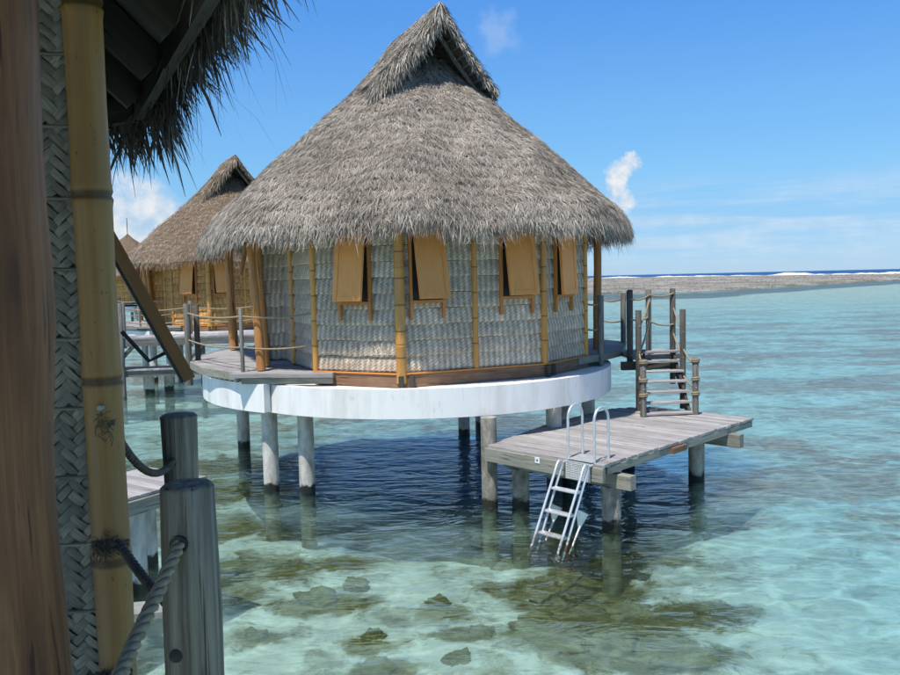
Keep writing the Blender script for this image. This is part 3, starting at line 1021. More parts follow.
def build_roof(parent, mat, n_blade, n_eave, n_gab, gable=True):
    # solid body of the thatch, with thickness
    NAa, NU_ = 96, 16
    mb = MB()
    A = np.linspace(0, 2 * math.pi, NAa, endpoint=False)
    for j in range(NU_ + 1):
        u = np.full(NAa, j / NU_)
        Pp = roof_pt(A, np.maximum(u, 0.004))
        mb.v += [tuple(q) for q in (Pp - np.array([0, 0, 0.03]))]
    for j in range(NU_, -1, -1):
        u = np.full(NAa, j / NU_ * 0.965)
        Pp = roof_pt(A, np.maximum(u, 0.004))
        mb.v += [tuple(q) for q in (Pp - np.array([0, 0, 0.26]))]
    rows = 2 * (NU_ + 1)
    for j in range(rows - 1):
        for i in range(NAa):
            a, b_ = j * NAa + i, j * NAa + (i + 1) % NAa
            mb.f.append((a, a + NAa, b_ + NAa, b_))
    roof = mb.build('roof', mat + '_under', parent, smooth=True, angle=60)
    parts = []
    # leaf courses over the slopes
    n = n_blade
    u = np.sqrt(rng.uniform(0.012, 1, n)) * 0.985
    rows_ = 24
    q = np.floor(u * rows_) / rows_ + np.abs(rng.normal(0, 0.012, n))
    u = np.where(rng.random(n) < 0.65, np.clip(q, 0.06, 0.985), u)
    a = rng.uniform(0, 2 * math.pi, n)
    P, D, Nn, Tn = roof_frame(a, u)
    sk = rng.normal(0, 0.5, n)[:, None] + 0.35 * np.sign(np.sin(a * 9 + u * 40))[:, None] * 0.6
    D2 = D + Tn * sk
    D2 /= np.linalg.norm(D2, axis=1)[:, None]
    sh = np.clip(rng.beta(2.2, 2.2, n) + rng.normal(0, .05, n), 0, 1)
    parts.append(blades(P + Nn * rng.uniform(0.0, 0.035, n)[:, None], D2, Nn, rng.uniform(0.07, 0.19, n), rng.uniform(0.004, 0.0095, n),
                        rng.uniform(-0.008, 0.018, n), rng.uniform(0, 0.02, n), sh))
    # the shaggy eave
    n = n_eave
    a = rng.uniform(0, 2 * math.pi, n)
    u = 1 - np.abs(rng.normal(0, 0.022, n))
    P, D, Nn, Tn = roof_frame(a, u)
    clump = 0.5 + 0.5 * np.sin(a * 31 + 3 * np.sin(a * 7)) * np.sin(a * 13 + 1)
    low = rng.uniform(0, 0.20, n) * (rng.random(n) < 0.6)
    P = P - np.array([0, 0, 1.0]) * low[:, None] - D * np.array([1, 1, 0]) * (low * 0.35)[:, None]
    D2 = D + Tn * rng.normal(0, 0.55, n)[:, None] + np.array([0, 0, -1.0]) * rng.uniform(0, 0.55, n)[:, None]
    D2 /= np.linalg.norm(D2, axis=1)[:, None]
    Ln = rng.uniform(0.06, 0.17, n) + 0.06 * clump + 0.18 * (rng.random(n) < 0.04)
    parts.append(blades(P, D2, Nn, Ln, rng.uniform(0.005, 0.011, n), rng.uniform(-0.03, 0.03, n), rng.uniform(0, 0.05, n), np.clip(rng.beta(2.2, 1.8, n), 0, 1)))
    th = thatch_obj('thatch', parts, mat, roof)
    if not gable:
        return roof
    # gablet: a small saddle roof over the top, open to the front
    NS, NT_ = 10, 20
    mb = MB()
    for side in (0, 1):
        for i in range(NS + 1):
            for j in range(NT_ + 1):
                s_ = G_S0 + (G_S1 - G_S0) * i / NS
                tl = -1 + 2 * j / NT_
                pt = gab_pt(np.array(s_), np.array(tl))
                mb.v.append((pt[0], pt[1], pt[2] - 0.02 - (0.20 if side else 0)))
    W_ = NT_ + 1
    K = (NS + 1) * W_
    for i in range(NS):
        for j in range(NT_):
            a = i * W_ + j
            mb.f.append((a, a + W_, a + W_ + 1, a + 1))
            mb.f.append((K + a, K + a + 1, K + a + W_ + 1, K + a + W_))
    for j in range(NT_):
        for base, fl in ((0, 1), (NS * W_, 0)):
            a = base + j
            q = (a, a + 1, K + a + 1, K + a)
            mb.f.append(q if fl else q[::-1])
    for i in range(NS):
        for off, fl in ((0, 0), (NT_, 1)):
            a = i * W_ + off
            q = (a, a + W_, K + a + W_, K + a)
            mb.f.append(q if fl else q[::-1])
    gab = mb.build('gablet', mat + '_under', parent, smooth=True, angle=50)
    n = n_gab
    s_ = rng.uniform(G_S0, G_S1, n)
    tl = rng.uniform(-1, 1, n)
    e = 1e-3
    P = gab_pt(s_, tl)
    sg = np.sign(tl)
    D = gab_pt(s_, tl + e * sg) - P
    D /= np.linalg.norm(D, axis=1)[:, None]
    Tn = np.tile(GN, (n, 1))
    Nn = np.cross(D, Tn); Nn *= np.sign(Nn[:, 2:3]); Nn /= np.linalg.norm(Nn, axis=1)[:, None]
    D2 = D + Tn * rng.normal(0, 0.5, n)[:, None]
    D2 /= np.linalg.norm(D2, axis=1)[:, None]
    parts = [blades(P + Nn * 0.01, D2, Nn, rng.uniform(0.10, 0.24, n), rng.uniform(0.005, 0.012, n), rng.uniform(0, 0.03, n), rng.uniform(0, .03, n), rng.beta(2.2, 2.2, n))]
    # ragged verge hanging over the opening, mostly on the left slope
    n = n_gab // 3
    tl = np.where(rng.random(n) < 0.94, -rng.uniform(0.0, 1, n), rng.uniform(0, 1, n))
    s_ = G_S1 - np.abs(rng.normal(0, 0.05, n))
    P = gab_pt(s_, tl) - np.array([0, 0, 1.0]) * rng.uniform(0, 0.22, n)[:, None]
    D2 = np.array([0, 0, -1.0]) + GN * rng.normal(0.12, 0.25, n)[:, None] + GL * (rng.normal(0, 0.3, n) + 0.35 * np.sign(tl))[:, None]
    D2 /= np.linalg.norm(D2, axis=1)[:, None]
    Ln = rng.uniform(0.15, 0.42, n) * np.where(tl < 0, 1.0, 0.4)
    parts.append(blades(P, D2, np.tile(GN, (n, 1)), Ln, rng.uniform(0.012, 0.028, n), rng.uniform(0, 0.05, n), rng.uniform(0, .05, n), rng.beta(2.2, 2.2, n)))
    thatch_obj('gablet_thatch', parts, mat, gab)
    # battens that show on the underside of the right slope, and the verge pole
    for k in range(9):
        tl = 0.12 + 0.095 * k
        p0, p1 = gab_pt(np.array(G_S1 - 0.5), np.array(tl)), gab_pt(np.array(G_S1 - 0.002), np.array(tl))
        q = Vector((0, 0, -0.255))
        MB().tube([Vector(p0) + q, Vector(p1) + q], 0.028, 7).build('batten', 'grey_post', gab, smooth=True)
    pp = [Vector(gab_pt(np.array(G_S1 - 0.30), np.array(tl))) + Vector((0, 0, -0.34)) for tl in (0.02, 0.35, 0.7, 0.98)]
    MB().tube(pp, 0.05, 9).build('verge_pole', 'grey_post', gab, smooth=True)
    return roof


WALL = [(-1.69, -2.65), (-0.23, -3.36), (2.14, -2.28), (3.05, -1.05), (3.2, 0.5), (2.3, 2.3), (0, 3.2), (-2.3, 2.5), (-3.15, 1.2), (-3.12, -0.5), (-2.62, -0.5), (-2.27, -1.42)]
RIM_L = [(-3.02, -2.72), (-3.9, -1.75), (-4.5, -0.6), (-4.75, 0.6), (-4.75, 1.9), (-4.3, 3.1)]
RIM_R = [(2.9, -1.42), (3.5, -0.78), (4.0, 0.0), (4.3, 1.0), (4.4, 2.2), (4.0, 3.2)]


def poly_x(pl, y_, side):
    best = None
    n = len(pl)
    for i in range(n - 1):
        (x1, y1), (x2, y2) = pl[i], pl[i + 1]
        if (y1 - y_) * (y2 - y_) <= 0 and y1 != y2:
            x_ = x1 + (x2 - x1) * (y_ - y1) / (y2 - y1)
            best = x_ if best is None else (min(best, x_) if side < 0 else max(best, x_))
    return best


def shutter_window(parent, p, q, u0, u1, z0, z1, open_deg, detail=True):
    """window in the wall p->q from u0 to u1 metres along it, top-hung shutter pushed open"""
    p, q = Vector((*p, 0)), Vector((*q, 0))
    d = (q - p).normalized()
    rz = math.atan2(d.y, d.x)
    mid = p + d * (u0 + u1) / 2
    W_, H_ = u1 - u0, z1 - z0
    fr = MB()
    for sx in (-1, 1):
        fr.box((sx * (W_ / 2 + 0.02), -0.085, -H_ / 2 - 0.12), (0.045, 0.06, H_ + 0.36))
    fr.box((0, -0.085, 0.045), (W_ + 0.13, 0.064, 0.06))
    fr.box((0, -0.10, -H_ - 0.02), (W_ + 0.1, 0.07, 0.045))
    f = fr.build('window_frame', 'frame_wood', parent, (mid.x, mid.y, z1), (0, 0, rz))
    MB().box((0, -0.082, -H_ / 2), (W_, 0.012, H_)).build('opening_shade_panel', 'black_metal_and_shade', f)  # flat black panel painted as the shade inside the window
    sh = MB().box((0, -0.022, -H_ / 2), (W_ - 0.005, 0.036, H_)).build('shutter', 'shutter_wood', f, (0, -0.12, 0.0), (-R(open_deg), 0, 0))
    if detail:
        mb = MB()
        for sx in (-1, 1):
            mb.box((sx * (W_ / 2 - 0.045), -0.046, -H_ / 2), (0.08, 0.012, H_ - 0.002))
        mb.box((0, -0.046, -0.04), (W_ - 0.18, 0.0118, 0.078))
        mb.box((0, -0.046, -H_ + 0.04), (W_ - 0.18, 0.0118, 0.078))
        # stiles and rails stand on the panel: same part, joined to it
        me2 = mb.mesh('rails')
        import bmesh
        bm = bmesh.new(); bm.from_mesh(sh.data); bm.from_mesh(me2); bm.to_mesh(sh.data); bm.free()
    return f


def build_bungalow(loc, rz, weave, thatch, label, wood_golden=False, n=(220000, 30000, 15000), detail=True, rows=10, gable=True):
    B = empty('bungalow', loc, rz)
    tag(B, label, 'bungalow', 'thatched bungalows standing on piles in the lagoon')
    build_roof(B, thatch, *n, gable)
    top = 4.85
    # walls: each facet carries overlapping rows of plaited mat
    for i in range(len(WALL)):
        p, q = WALL[i], WALL[(i + 1) % len(WALL)]
        d = Vector((q[0] - p[0], q[1] - p[1], 0))
        L = d.length
        a = math.atan2(d.y, d.x)
        mid = ((p[0] + q[0]) / 2, (p[1] + q[1]) / 2, FLOOR)
        wall = MB().box((0, 0.045, (top - FLOOR) / 2), (L + 0.02, 0.06, top - FLOOR)).build('wall', 'dark_backing', B, mid, (0, 0, a))
        H_ = 0.255
        for k in range(rows):
            z0 = 0.02 + k * H_
            mb = MB()
            # bottom edge proud, bellied a little, top tucked under the next row
            nn = 8
            prof = [(-0.048, 0.0), (-0.060, 0.03), (-0.050, 0.13), (-0.018, H_ - 0.006), (0.008, H_ - 0.006), (0.008, 0.0)]
            for ii in range(nn + 1):
                xx = -L / 2 + 0.004 + (L - 0.008) * ii / nn
                jz = random.uniform(-0.010, 0.006)
                for yy, zz in prof:
                    mb.v.append((xx, yy + random.uniform(-.004, .004) * (yy < 0), zz + (jz if zz < 0.03 else 0)))
            for ii in range(nn):
                for jj in range(6):
                    a0, b0 = ii * 6 + jj, ii * 6 + (jj + 1) % 6
                    mb.f.append((a0, a0 + 6, b0 + 6, b0))
            mb.f.append(tuple(range(6))); mb.f.append(tuple(range(nn * 6, nn * 6 + 6))[::-1])
            mb.build('wall_mat', weave, wall, (0, 0, z0))
    # posts at the corners
    W = WALL
    out = lambda p, k: (p[0] * (1 + k / math.hypot(*p)), p[1] * (1 + k / math.hypot(*p)))
    bl = [(W[0], 0.05, .0), (W[1], 0.085, -.16), (((W[1][0] + W[2][0]) / 2, (W[1][1] + W[2][1]) / 2), 0.05, 0), (W[2], 0.062, -.02), (W[3], 0.05, 0), (W[11], 0.055, 0), (W[4], .06, 0), (W[5], .06, 0), (W[6], .06, 0), (W[7], .06, 0), (W[8], .06, 0)]
    for k, (p, r_, dz) in enumerate(bl):
        x_, y_ = out(p, 0.055)
        bamboo('bamboo_post', B, (x_, y_, FLOOR + dz + .01), 2.80 - dz, r_, 0.62 if r_ > .08 else 0.5)
    # log posts of the porch
    logs = [((-2.72, -2.42), 0.078, (-0.09, 0.02)), ((-3.06, -0.62), 0.075, (-0.10, 0)), ((-4.35, 2.05), 0.10, (-0.08, 0)), ((3.55, 0.05), 0.085, (-0.02, 0)), ((-2.78, -1.75), 0.062, (-.05, 0)), ((3.5, 2.2), .09, (0, 0))]
    for k, (p, r_, ln) in enumerate(logs):
        post('log_post', B, (p[0], p[1], FLOOR + .012), 2.68, r_, 'log_wood', 14, 0.018, ln, False, r_ * 0.86, seed=k + 3)
    # slanting log brace at the porch
    MB().tube([(-2.96, -1.75, 4.6), (-3.12, -1.95, 3.75)], 0.04, 9).build('brace', 'log_wood', B, smooth=True)
    # windows
    shutter_window(B, W[0], W[1], 0.56, 1.10, 3.26, 4.56, 8, detail)
    shutter_window(B, W[1], W[2], 0.17, 0.70, 3.27, 4.58, 12, detail)
    shutter_window(B, W[1], W[2], 1.80, 2.36, 3.29, 4.58, 9.5, detail)
    shutter_window(B, W[2], W[3], 0.38, 0.92, 3.28, 4.58, 3, detail)
    # floor beams under the walls
    for i in range(4):
        p, q = out(W[i], 0.06), out(W[i + 1], 0.06)
        if i == 3: continue
        seg_plank('floor_beam', B, (*p, FLOOR - 0.11), (*q, FLOOR - 0.11), 0.09, 0.20, 'brown_beam')
    for i in range(3):
        p, q = out(W[i], 0.10), out(W[i + 1], 0.10)
        seg_plank('sill_strip', B, (*p, FLOOR + 0.005), (*q, FLOOR + 0.005), 0.05, 0.026, 'frame_wood')
    for p, h in ((out(W[1], 0.13), 0.2), (out((W[1][0] + 0.16, W[1][1] + 0.07), 0.12), 0.19), (out(W[2], 0.14), 0.42), (out((W[2][0] + .13, W[2][1] + .12), 0.1), 0.18)):
        plank('beam_end', B, (p[0], p[1], FLOOR - 0.02 - h / 2), (h, 0.10, 0.08), 'dark_beam_end', 0, R(90))
    # terraces: rim, joists, boards
    for nm, rim, sd in (('left', RIM_L, -1), ('right', RIM_R, 1)):
        mb = MB()
        kk = 0
        for i in range(len(rim) - 1):
            (x1, y1), (x2, y2) = rim[i], rim[i + 1]
            ang = math.atan2(y2 - y1, x2 - x1)
            ln = math.hypot(x2 - x1, y2 - y1)
            mtx = Matrix.Translation(((x1 + x2) / 2, (y1 + y2) / 2, FLOOR - 0.062 - 0.001 * i)) @ Matrix.Rotation(ang, 4, 'Z')
            mb.box((0, 0, 0), (ln + 0.02, 0.05, 0.13), mtx)
        ter = mb.build('terrace', 'grey_beam', B)
        y_ = rim[0][1] + 0.09
        inner = W if sd < 0 else W
        while y_ < rim[-1][1] - 0.05:
            xo = poly_x(rim, y_, sd)
            # the wall line at this depth
            xi = None
            pts = W + [W[0]]
            for i in range(len(W)):
                (x1, y1), (x2, y2) = pts[i], pts[i + 1]
                if (y1 - y_) * (y2 - y_) < 0:
                    x_ = x1 + (x2 - x1) * (y_ - y1) / (y2 - y1)
                    if xi is None or x_ * sd > xi * sd: xi = x_
            if xi is None: xi = -1.5
            if y_ < -2.6 and sd < 0: xi = -1.45
            x0_, x1_ = sorted((xo - sd * 0.035, xi - sd * 0.10))
            if x1_ - x0_ > 0.05:
                nseg = 2 if x1_ - x0_ > 1.7 else 1
                cut = x0_ + (x1_ - x0_) * random.uniform(0.35, 0.65)
                for a_, b_ in (((x0_, cut - .002), (cut + .002, x1_)) if nseg == 2 else ((x0_, x1_),)):
                    plank('plank', ter, ((a_ + b_) / 2, y_, FLOOR - 0.022 + random.uniform(-.003, .003)), (b_ - a_, 0.136, 0.035), 'grey_plank')
            y_ += 0.141
    seg_plank('front_board', B, (-3.12, -2.76, FLOOR - 0.03), (-1.38, -2.98, FLOOR - 0.03), 0.16, 0.075, 'grey_plank')
    seg_plank('front_beam', B, (-2.95, -2.76, FLOOR - 0.125), (-1.40, -2.955, FLOOR - 0.125), 0.08, 0.10, 'grey_beam')
    # white skirt of the floor slab: main drum and the set-back left drum
    def drum(cx, cy, r_, a0, a1, z0, z1):
        mb = MB()
        N_ = 64
        for i in range(N_ + 1):
            a = a0 + (a1 - a0) * i / N_
            for rr, zz in ((r_, z0), (r_, z1), (r_ - 0.14, z1), (r_ - 0.14, z0)):
                mb.v.append((cx + rr * math.cos(a), cy + rr * math.sin(a), zz))
        for i in range(N_):
            for j in range(4):
                a, b_ = i * 4 + j, i * 4 + (j + 1) % 4
                mb.f.append((a, a + 4, b_ + 4, b_))
        mb.f.append((0, 1, 2, 3)); mb.f.append((N_ * 4 + 3, N_ * 4 + 2, N_ * 4 + 1, N_ * 4))
        mb.build('skirt', 'white_paint', B, smooth=True, angle=40)
    drum(0, 0, 3.72, R(-136), R(160), 1.43, 1.90)
    drum(-0.45, 0.45, 3.98, R(140), R(238), 1.45, 1.925)
    mb = MB().prism([(3.55 * math.cos(2 * math.pi * i / 40), 3.55 * math.sin(2 * math.pi * i / 40)) for i in range(40)], 1.72, 1.88)
    mb.build('floor_slab', 'white_paint', B)
    # piles
    for k, (x_, y_) in enumerate([(-2.6, -2.43), (-1.95, -2.6), (-4.05, 1.35), (0.83, 2.3), (1.25, 3.0), (2.3, -2.5), (3.35, 0.15), (2.7, -0.7), (-2.9, 2.5)]):
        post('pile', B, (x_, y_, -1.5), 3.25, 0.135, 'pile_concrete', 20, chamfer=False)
    # rope railing of the left terrace
    rp = [(-4.62, -0.35), (-3.3, -2.28)]
    post('railing_post', B, (-4.62, -0.35, 1.62), 1.6, 0.062, 'grey_post')
    post('railing_post', B, (-4.5, -0.15, 1.9), 1.3, 0.055, 'dark_post')
    post('railing_post', B, (-3.0, -2.5, 2.06), 1.12, 0.035, 'grey_post')
    for dz in (0.95, 0.42):
        rope('railing_rope', B, sag((-4.62, -0.35, FLOOR + dz), (-3.0, -2.5, FLOOR + dz), 0.06), 0.016)
        rope('railing_rope', B, sag((-3.0, -2.5, FLOOR + dz), (-1.75, -2.7, FLOOR + dz + 0.03), 0.05), 0.016)
    # right terrace railing
    rr = [((3.42, -0.92), 1.72, 1.5), ((4.42, 1.7), 2.0, 1.2), ((4.1, 3.1), 2.0, 1.2)]
    for (x_, y_), z0, h in rr:
        post('railing_post', B, (x_, y_, z0), h, 0.06, 'grey_post')
    for dz in (0.98, 0.5):
        rope('railing_rope', B, sag((4.42, 1.7, FLOOR + dz), (4.1, 3.1, FLOOR + dz), 0.08), 0.018)
        rope('railing_rope', B, sag((3.42, -0.92, FLOOR + dz), (3.62, 0.0, FLOOR + dz), 0.06), 0.018)
        rope('railing_rope', B, sag((3.12, -1.0, FLOOR + dz), (3.42, -0.92, FLOOR + dz), 0.03), 0.018)
    return B


wood('dark_beam_end', [(0.25, (0.03, 0.026, 0.02)), (0.5, (0.075, 0.065, 0.052)), (0.78, (0.14, 0.125, 0.10))], 'X', rand=0.2)
HC = (-0.55, 16.1, 0)
build_bungalow(HC, 0, 'grey_weave', 'grey_thatch', 'large grey thatched bungalow with woven walls in the middle of the lagoon view')
b2 = build_bungalow((-8.75, 32.6, 0), R(4), 'gold_weave', 'tan_thatch', 'tan thatched bungalow with golden walls behind the large grey one', n=(26000, 7000, 3000), detail=False)
b3 = build_bungalow((-28.2, 71, 0), R(158), 'gold_weave', 'tan_thatch', 'farthest small thatched bungalow with a thin rod on its roof', n=(9000, 3000, 1500), detail=False, gable=False)
MB().tube([(0, 0, 8.1), (0, 0, 9.6)], 0.03, 6).build('roof_rod', 'dark_post', b3)


# ------------------------------------------------------------------ swim platform, stairs, ladder
PL_Z = 1.04
TP = empty('swim_platform', (2.04, 10.68, 0), R(45))
tag(TP, 'weathered plank swim platform with ladder in front of the large bungalow', 'platform', 'swim platforms over the water')
U_LEN = 4.62
x_ = 0.07
while x_ < U_LEN:
    vm = 2.10 + 0.42 * min(1, x_ / 2.2) - (0.9 * max(0, x_ - 4.05))
    lo = random.uniform(-0.015, 0.015)
    plank('plank', TP, (x_, (lo + vm) / 2, PL_Z - 0.02 + random.uniform(-.003, .003)), (vm - lo, 0.138, 0.04), 'grey_plank', R(90), rx=random.uniform(-.01, .01))
    x_ += 0.1445
plank('fascia_beam', TP, (-0.02, 1.06, PL_Z - 0.142), (2.16, 0.06, 0.20), 'grey_beam', R(90))
plank('fascia_beam', TP, (2.35, 0.03, PL_Z - 0.10), (4.5, 0.05, 0.11), 'grey_beam')
plank('cross_beam', TP, (0.42, 0.95, PL_Z - 0.30), (2.3, 0.14, 0.20), 'grey_beam', R(90))
plank('cross_beam', TP, (3.75, 1.0, PL_Z - 0.25), (2.4, 0.14, 0.22), 'grey_beam', R(90))
plank('broken_block', TP, (1.95, -0.03, PL_Z - 0.10), (0.42, 0.07, 0.09), 'brown_beam')
for (a_, c_) in ((0.45, 0.18), (0.45, 1.85), (3.75, 0.62), (3.75, 2.0), (2.2, 2.2)):
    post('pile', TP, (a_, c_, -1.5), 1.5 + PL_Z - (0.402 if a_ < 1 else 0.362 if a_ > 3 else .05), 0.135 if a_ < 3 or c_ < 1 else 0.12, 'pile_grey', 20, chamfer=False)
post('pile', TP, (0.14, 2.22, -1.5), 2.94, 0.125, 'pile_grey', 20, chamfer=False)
sg = plank('notice_plate', TP, (-0.054, 1.10, PL_Z - 0.085), (0.085, 0.006, 0.085), 'white_tag', R(90))
MB().tube([(0, -0.0, 0), (0, 0.006, 0)], 0.014, 12).build('notice_mark', 'black_metal_and_shade', sg, (0, 0.003, 0.0))

# steel swim ladder hooked over the platform edge
LD = empty('swim_ladder', (2.04, 10.68, 0), R(45))
tag(LD, 'white steel swim ladder with two tall hoop handles on the platform edge', 'ladder')
for vv in (0.16, 0.60):
    pts = [(0.02, vv, PL_Z + 0.0), (0.02, vv, PL_Z + 0.58)]
    for k in range(1, 8):
        a = math.pi * k / 8
        pts.append((0.02 + 0.17 * (1 - math.cos(a)), vv, PL_Z + 0.58 + 0.17 * math.sin(a)))
    pts += [(0.36, vv, PL_Z + 0.58), (0.36, vv, PL_Z)]
    MB().tube(pts, 0.019, 10).build('handle_hoop', 'steel', LD, smooth=True)
    # raked side: inner stringer and outer rail joined by a bend at the top
    pts = [(-0.73, vv, -0.12), (-0.16, vv, PL_Z - 0.12), (-0.13, vv, PL_Z - 0.05), (-0.15, vv, PL_Z + 0.0), (-0.20, vv, PL_Z + 0.01), (-0.25, vv, PL_Z - 0.04), (-0.30, vv, PL_Z - 0.14), (-0.89, vv, -0.12)]
    MB().tube(pts, 0.018, 10).build('side_rail', 'steel', LD, smooth=True)
    MB().tube([(-0.14, vv, PL_Z - 0.03), (-0.03, vv, PL_Z - 0.02)], 0.016, 8).build('rail_bracket', 'steel', LD)
    mb = MB()
    mb.v = [(-0.42, vv - .004, 0.50), (-0.14, vv - .004, 0.36), (-0.36, vv - .004, 0.18), (-0.42, vv + .004, 0.50), (-0.14, vv + .004, 0.36), (-0.36, vv + .004, 0.18)]
    mb.f = [(0, 1, 2), (5, 4, 3), (0, 3, 4, 1), (1, 4, 5, 2), (2, 5, 3, 0)]
    mb.build('stay_plate', 'steel', LD)
    MB().tube([(-0.33, vv, 0.24), (-0.58, vv, -0.08)], 0.015, 8).build('stay', 'steel', LD)
for k, zz in enumerate((0.70, 0.42, 0.15)):
    xx = -0.17 - (PL_Z - 0.12 - zz) * 0.55
    plank('tread', LD, (xx - 0.05, 0.38, zz), (0.44, 0.10, 0.028), 'steel', R(90))
cp = MB().box((0.15, 0.38, PL_Z + 0.009), (0.36, 0.42, 0.008)).box((-0.065, 0.38, PL_Z - 0.13), (0.008, 0.42, 0.26)).build('checker_plate', 'checker_plate', LD)

# stairs from the bungalow terrace to the platform
ST = empty('stairs', (0, 0, 0))
tag(ST, 'steep open wooden stairs with rope rails going up from the swim platform', 'stairs')
bl_, br_ = Vector((3.50, 14.36, 1.06)), Vector((4.35, 14.46, 1.06))
tl_, tr_ = Vector((3.72, 15.26, 2.1)), Vector((4.30, 15.36, 2.1))
for k in range(7):
    u = k / 6.0
    a_, c_ = bl_.lerp(tl_, u), br_.lerp(tr_, u)
    e = (c_ - a_).normalized() * 0.07
    seg_plank('tread', ST, a_ - e + Vector((0, 0, 0.02)), c_ + e + Vector((0, 0, 0.02)), 0.17, 0.04, 'grey_plank')
for a_, c_ in ((bl_, tl_), (br_, tr_)):
    d = (c_ - a_)
    L = d.length
    mb = MB().box((0, 0, 0), (L + 0.1, 0.05, 0.16))
    mb.build('stringer', 'dark_beam_end', ST, (a_ + c_) / 2 + Vector((0, 0.06, -0.03)), (0, -math.atan2(d.z, math.hypot(d.x, d.y)), math.atan2(d.y, d.x)))
ld = MB().box((0, 0, 0), (0.96, 1.2, 0.05)).build('landing_frame', 'grey_beam', ST, (3.95, 15.98, 1.99), (0, 0, R(6)))
for k in range(8):
    plank('plank', ld, (0, -0.525 + 0.15 * k, 0.045), (1.0, 0.142, 0.036), 'grey_plank')
plank('landing_beam', ST, (3.75, 15.32, 1.86), (0.95, 0.10, 0.16), 'dark_beam_end', R(6))
posts = {'a': (3.46, 14.30, 1.045, 1.03, 'grey_post'), 'b': (4.43, 14.40, 1.045, 1.03, 'grey_post'),
         'c': (3.54, 14.98, 1.05, 1.88, 'dark_post'), 'd': (4.40, 15.08, 1.045, 1.88, 'dark_post'),
         'e': (3.86, 15.50, 1.75, 1.56, 'grey_post'), 'f': (4.36, 15.62, 1.45, 1.86, 'dark_post'),
         'g': (3.50, 15.55, 1.78, 1.50, 'dark_post'), 'h': (3.58, 15.85, 1.78, 1.52, 'dark_post')}
for k, (px, py, z0, h, mt) in posts.items():
    post('railing_post', ST, (px, py, z0), h, 0.056, mt)
for a_, c_, hs in (('a', 'c', (0.5, 0.85)), ('c', 'e', (0.9, 1.3)), ('b', 'd', (0.5, 0.9)), ('d', 'f', (0.8, 1.2)), ('e', 'f', (0.95, 1.45)), ('g', 'e', (1.0, 1.4))):
    A_, B_ = posts[a_], posts[c_]
    for h in hs:
        za = A_[2] + A_[3] * h / 1.55 if A_[3] > 1.4 else A_[2] + h
        zb = min(B_[2] + B_[3] - 0.08, B_[2] + B_[3] * h / 1.5)
        rope('railing_rope', ST, sag((A_[0], A_[1] - .06, za), (B_[0], B_[1] - .06, zb), 0.05), 0.017)
for k in ('a', 'b'):
    px, py, z0, h, mt = posts[k]
    for h2 in (0.35, 0.62, 0.95):
        ring = [(px + 0.066 * math.cos(q * .7854), py + 0.066 * math.sin(q * .7854), z0 + h2 + 0.004 * q) for q in range(18)]
        rope('rope_lashing', ST, ring, 0.018)

# ------------------------------------------------------------------ boardwalk behind, at the left
BW = empty('boardwalk', (-10.0, 26.6, 0), R(7))
tag(BW, 'grey timber boardwalk with braces and rope rail between the two bungalows', 'boardwalk')
plank('top_beam', BW, (0.3, -0.55, 1.76), (9.0, 0.10, 0.24), 'walk_beam')
plank('low_beam', BW, (0.3, -0.5, 0.74), (9.0, 0.10, 0.20), 'walk_beam')
k = -4.1
while k < 4.8:
    plank('plank', BW, (k, 0.1, 1.90), (1.35, 0.19, 0.045), 'grey_plank', R(90))
    plank('plank', BW, (k, -0.05, 0.86), (1.1, 0.19, 0.04), 'grey_plank', R(90))
    k += 0.2
for xx in (-2.9, -0.65, 1.55, 3.4):
    MB().tube([(xx - 0.55, -0.5, 0.80), (xx + 0.25, -0.5, 1.66)], 0.07, 8).build('brace', 'grey_post', BW, smooth=True)
for xx, z1 in ((-2.55, 3.0), (-0.75, 3.05), (1.75, 1.8), (3.9, 3.0)):
    post('post', BW, (xx, -0.62 if z1 > 2 else -0.35, -1.2), z1 + 1.2, 0.085, 'grey_post')
for xx in (-3.4, -1.0, 1.2, 3.6):
    post('rail_post', BW, (xx, 0.72, 1.5), 1.55, 0.06, 'grey_post')
for z1 in (2.85, 2.4):
    for a_, c_ in ((-3.4, -1.0), (-1.0, 1.2), (1.2, 3.6)):
        rope('railing_rope', BW, sag((a_, 0.72, z1), (c_, 0.72, z1), 0.10), 0.022)
for xx, yy in ((-0.12, 0.15), (0.38, 0.75)):
    post('pile', BW, (xx, yy, -1.5), 2.2, 0.16, 'white_pile', 18, chamfer=False) if 'white_pile' in MATS else post('pile', BW, (xx, yy, -1.5), 2.2, 0.16, 'pile_concrete', 18, chamfer=False)

# ------------------------------------------------------------------ the bungalow we stand beside: post, wall, window, roof corner overhead
NB = empty('bungalow', (-4.3, 0.9, 0), 0)
tag(NB, 'near bungalow at the left edge with log, bamboo post and shaggy eave overhead', 'bungalow')
ox, oy = -4.3, 0.9


def loc(x_, y_, z_):
    return (x_ - ox, y_ - oy, z_)


# big leaning log
pts, rad = [], []
for i in range(25):
    u = i / 24
    zc = 1.9 + 3.0 * u
    bulge = 0.012 * math.sin(zc * 3.1 + .6) + 0.016 * math.exp(-((zc - 3.55) / .22) ** 2)
    pts.append((-0.985 + 0.022 * (zc - 3.4) * 0.4 + 0.3 * bulge, 1.70 + 0.006 * math.sin(zc * 4), zc))
    rad.append(0.128 + bulge - 0.008 * (zc - 3))
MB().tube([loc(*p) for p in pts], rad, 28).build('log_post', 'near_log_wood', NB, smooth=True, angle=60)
bamboo('bamboo_post', NB, loc(-1.052, 2.40, 1.67), 3.06, 0.0555, 0.55, 'near_bamboo', 26, lean=(0.0, 0))
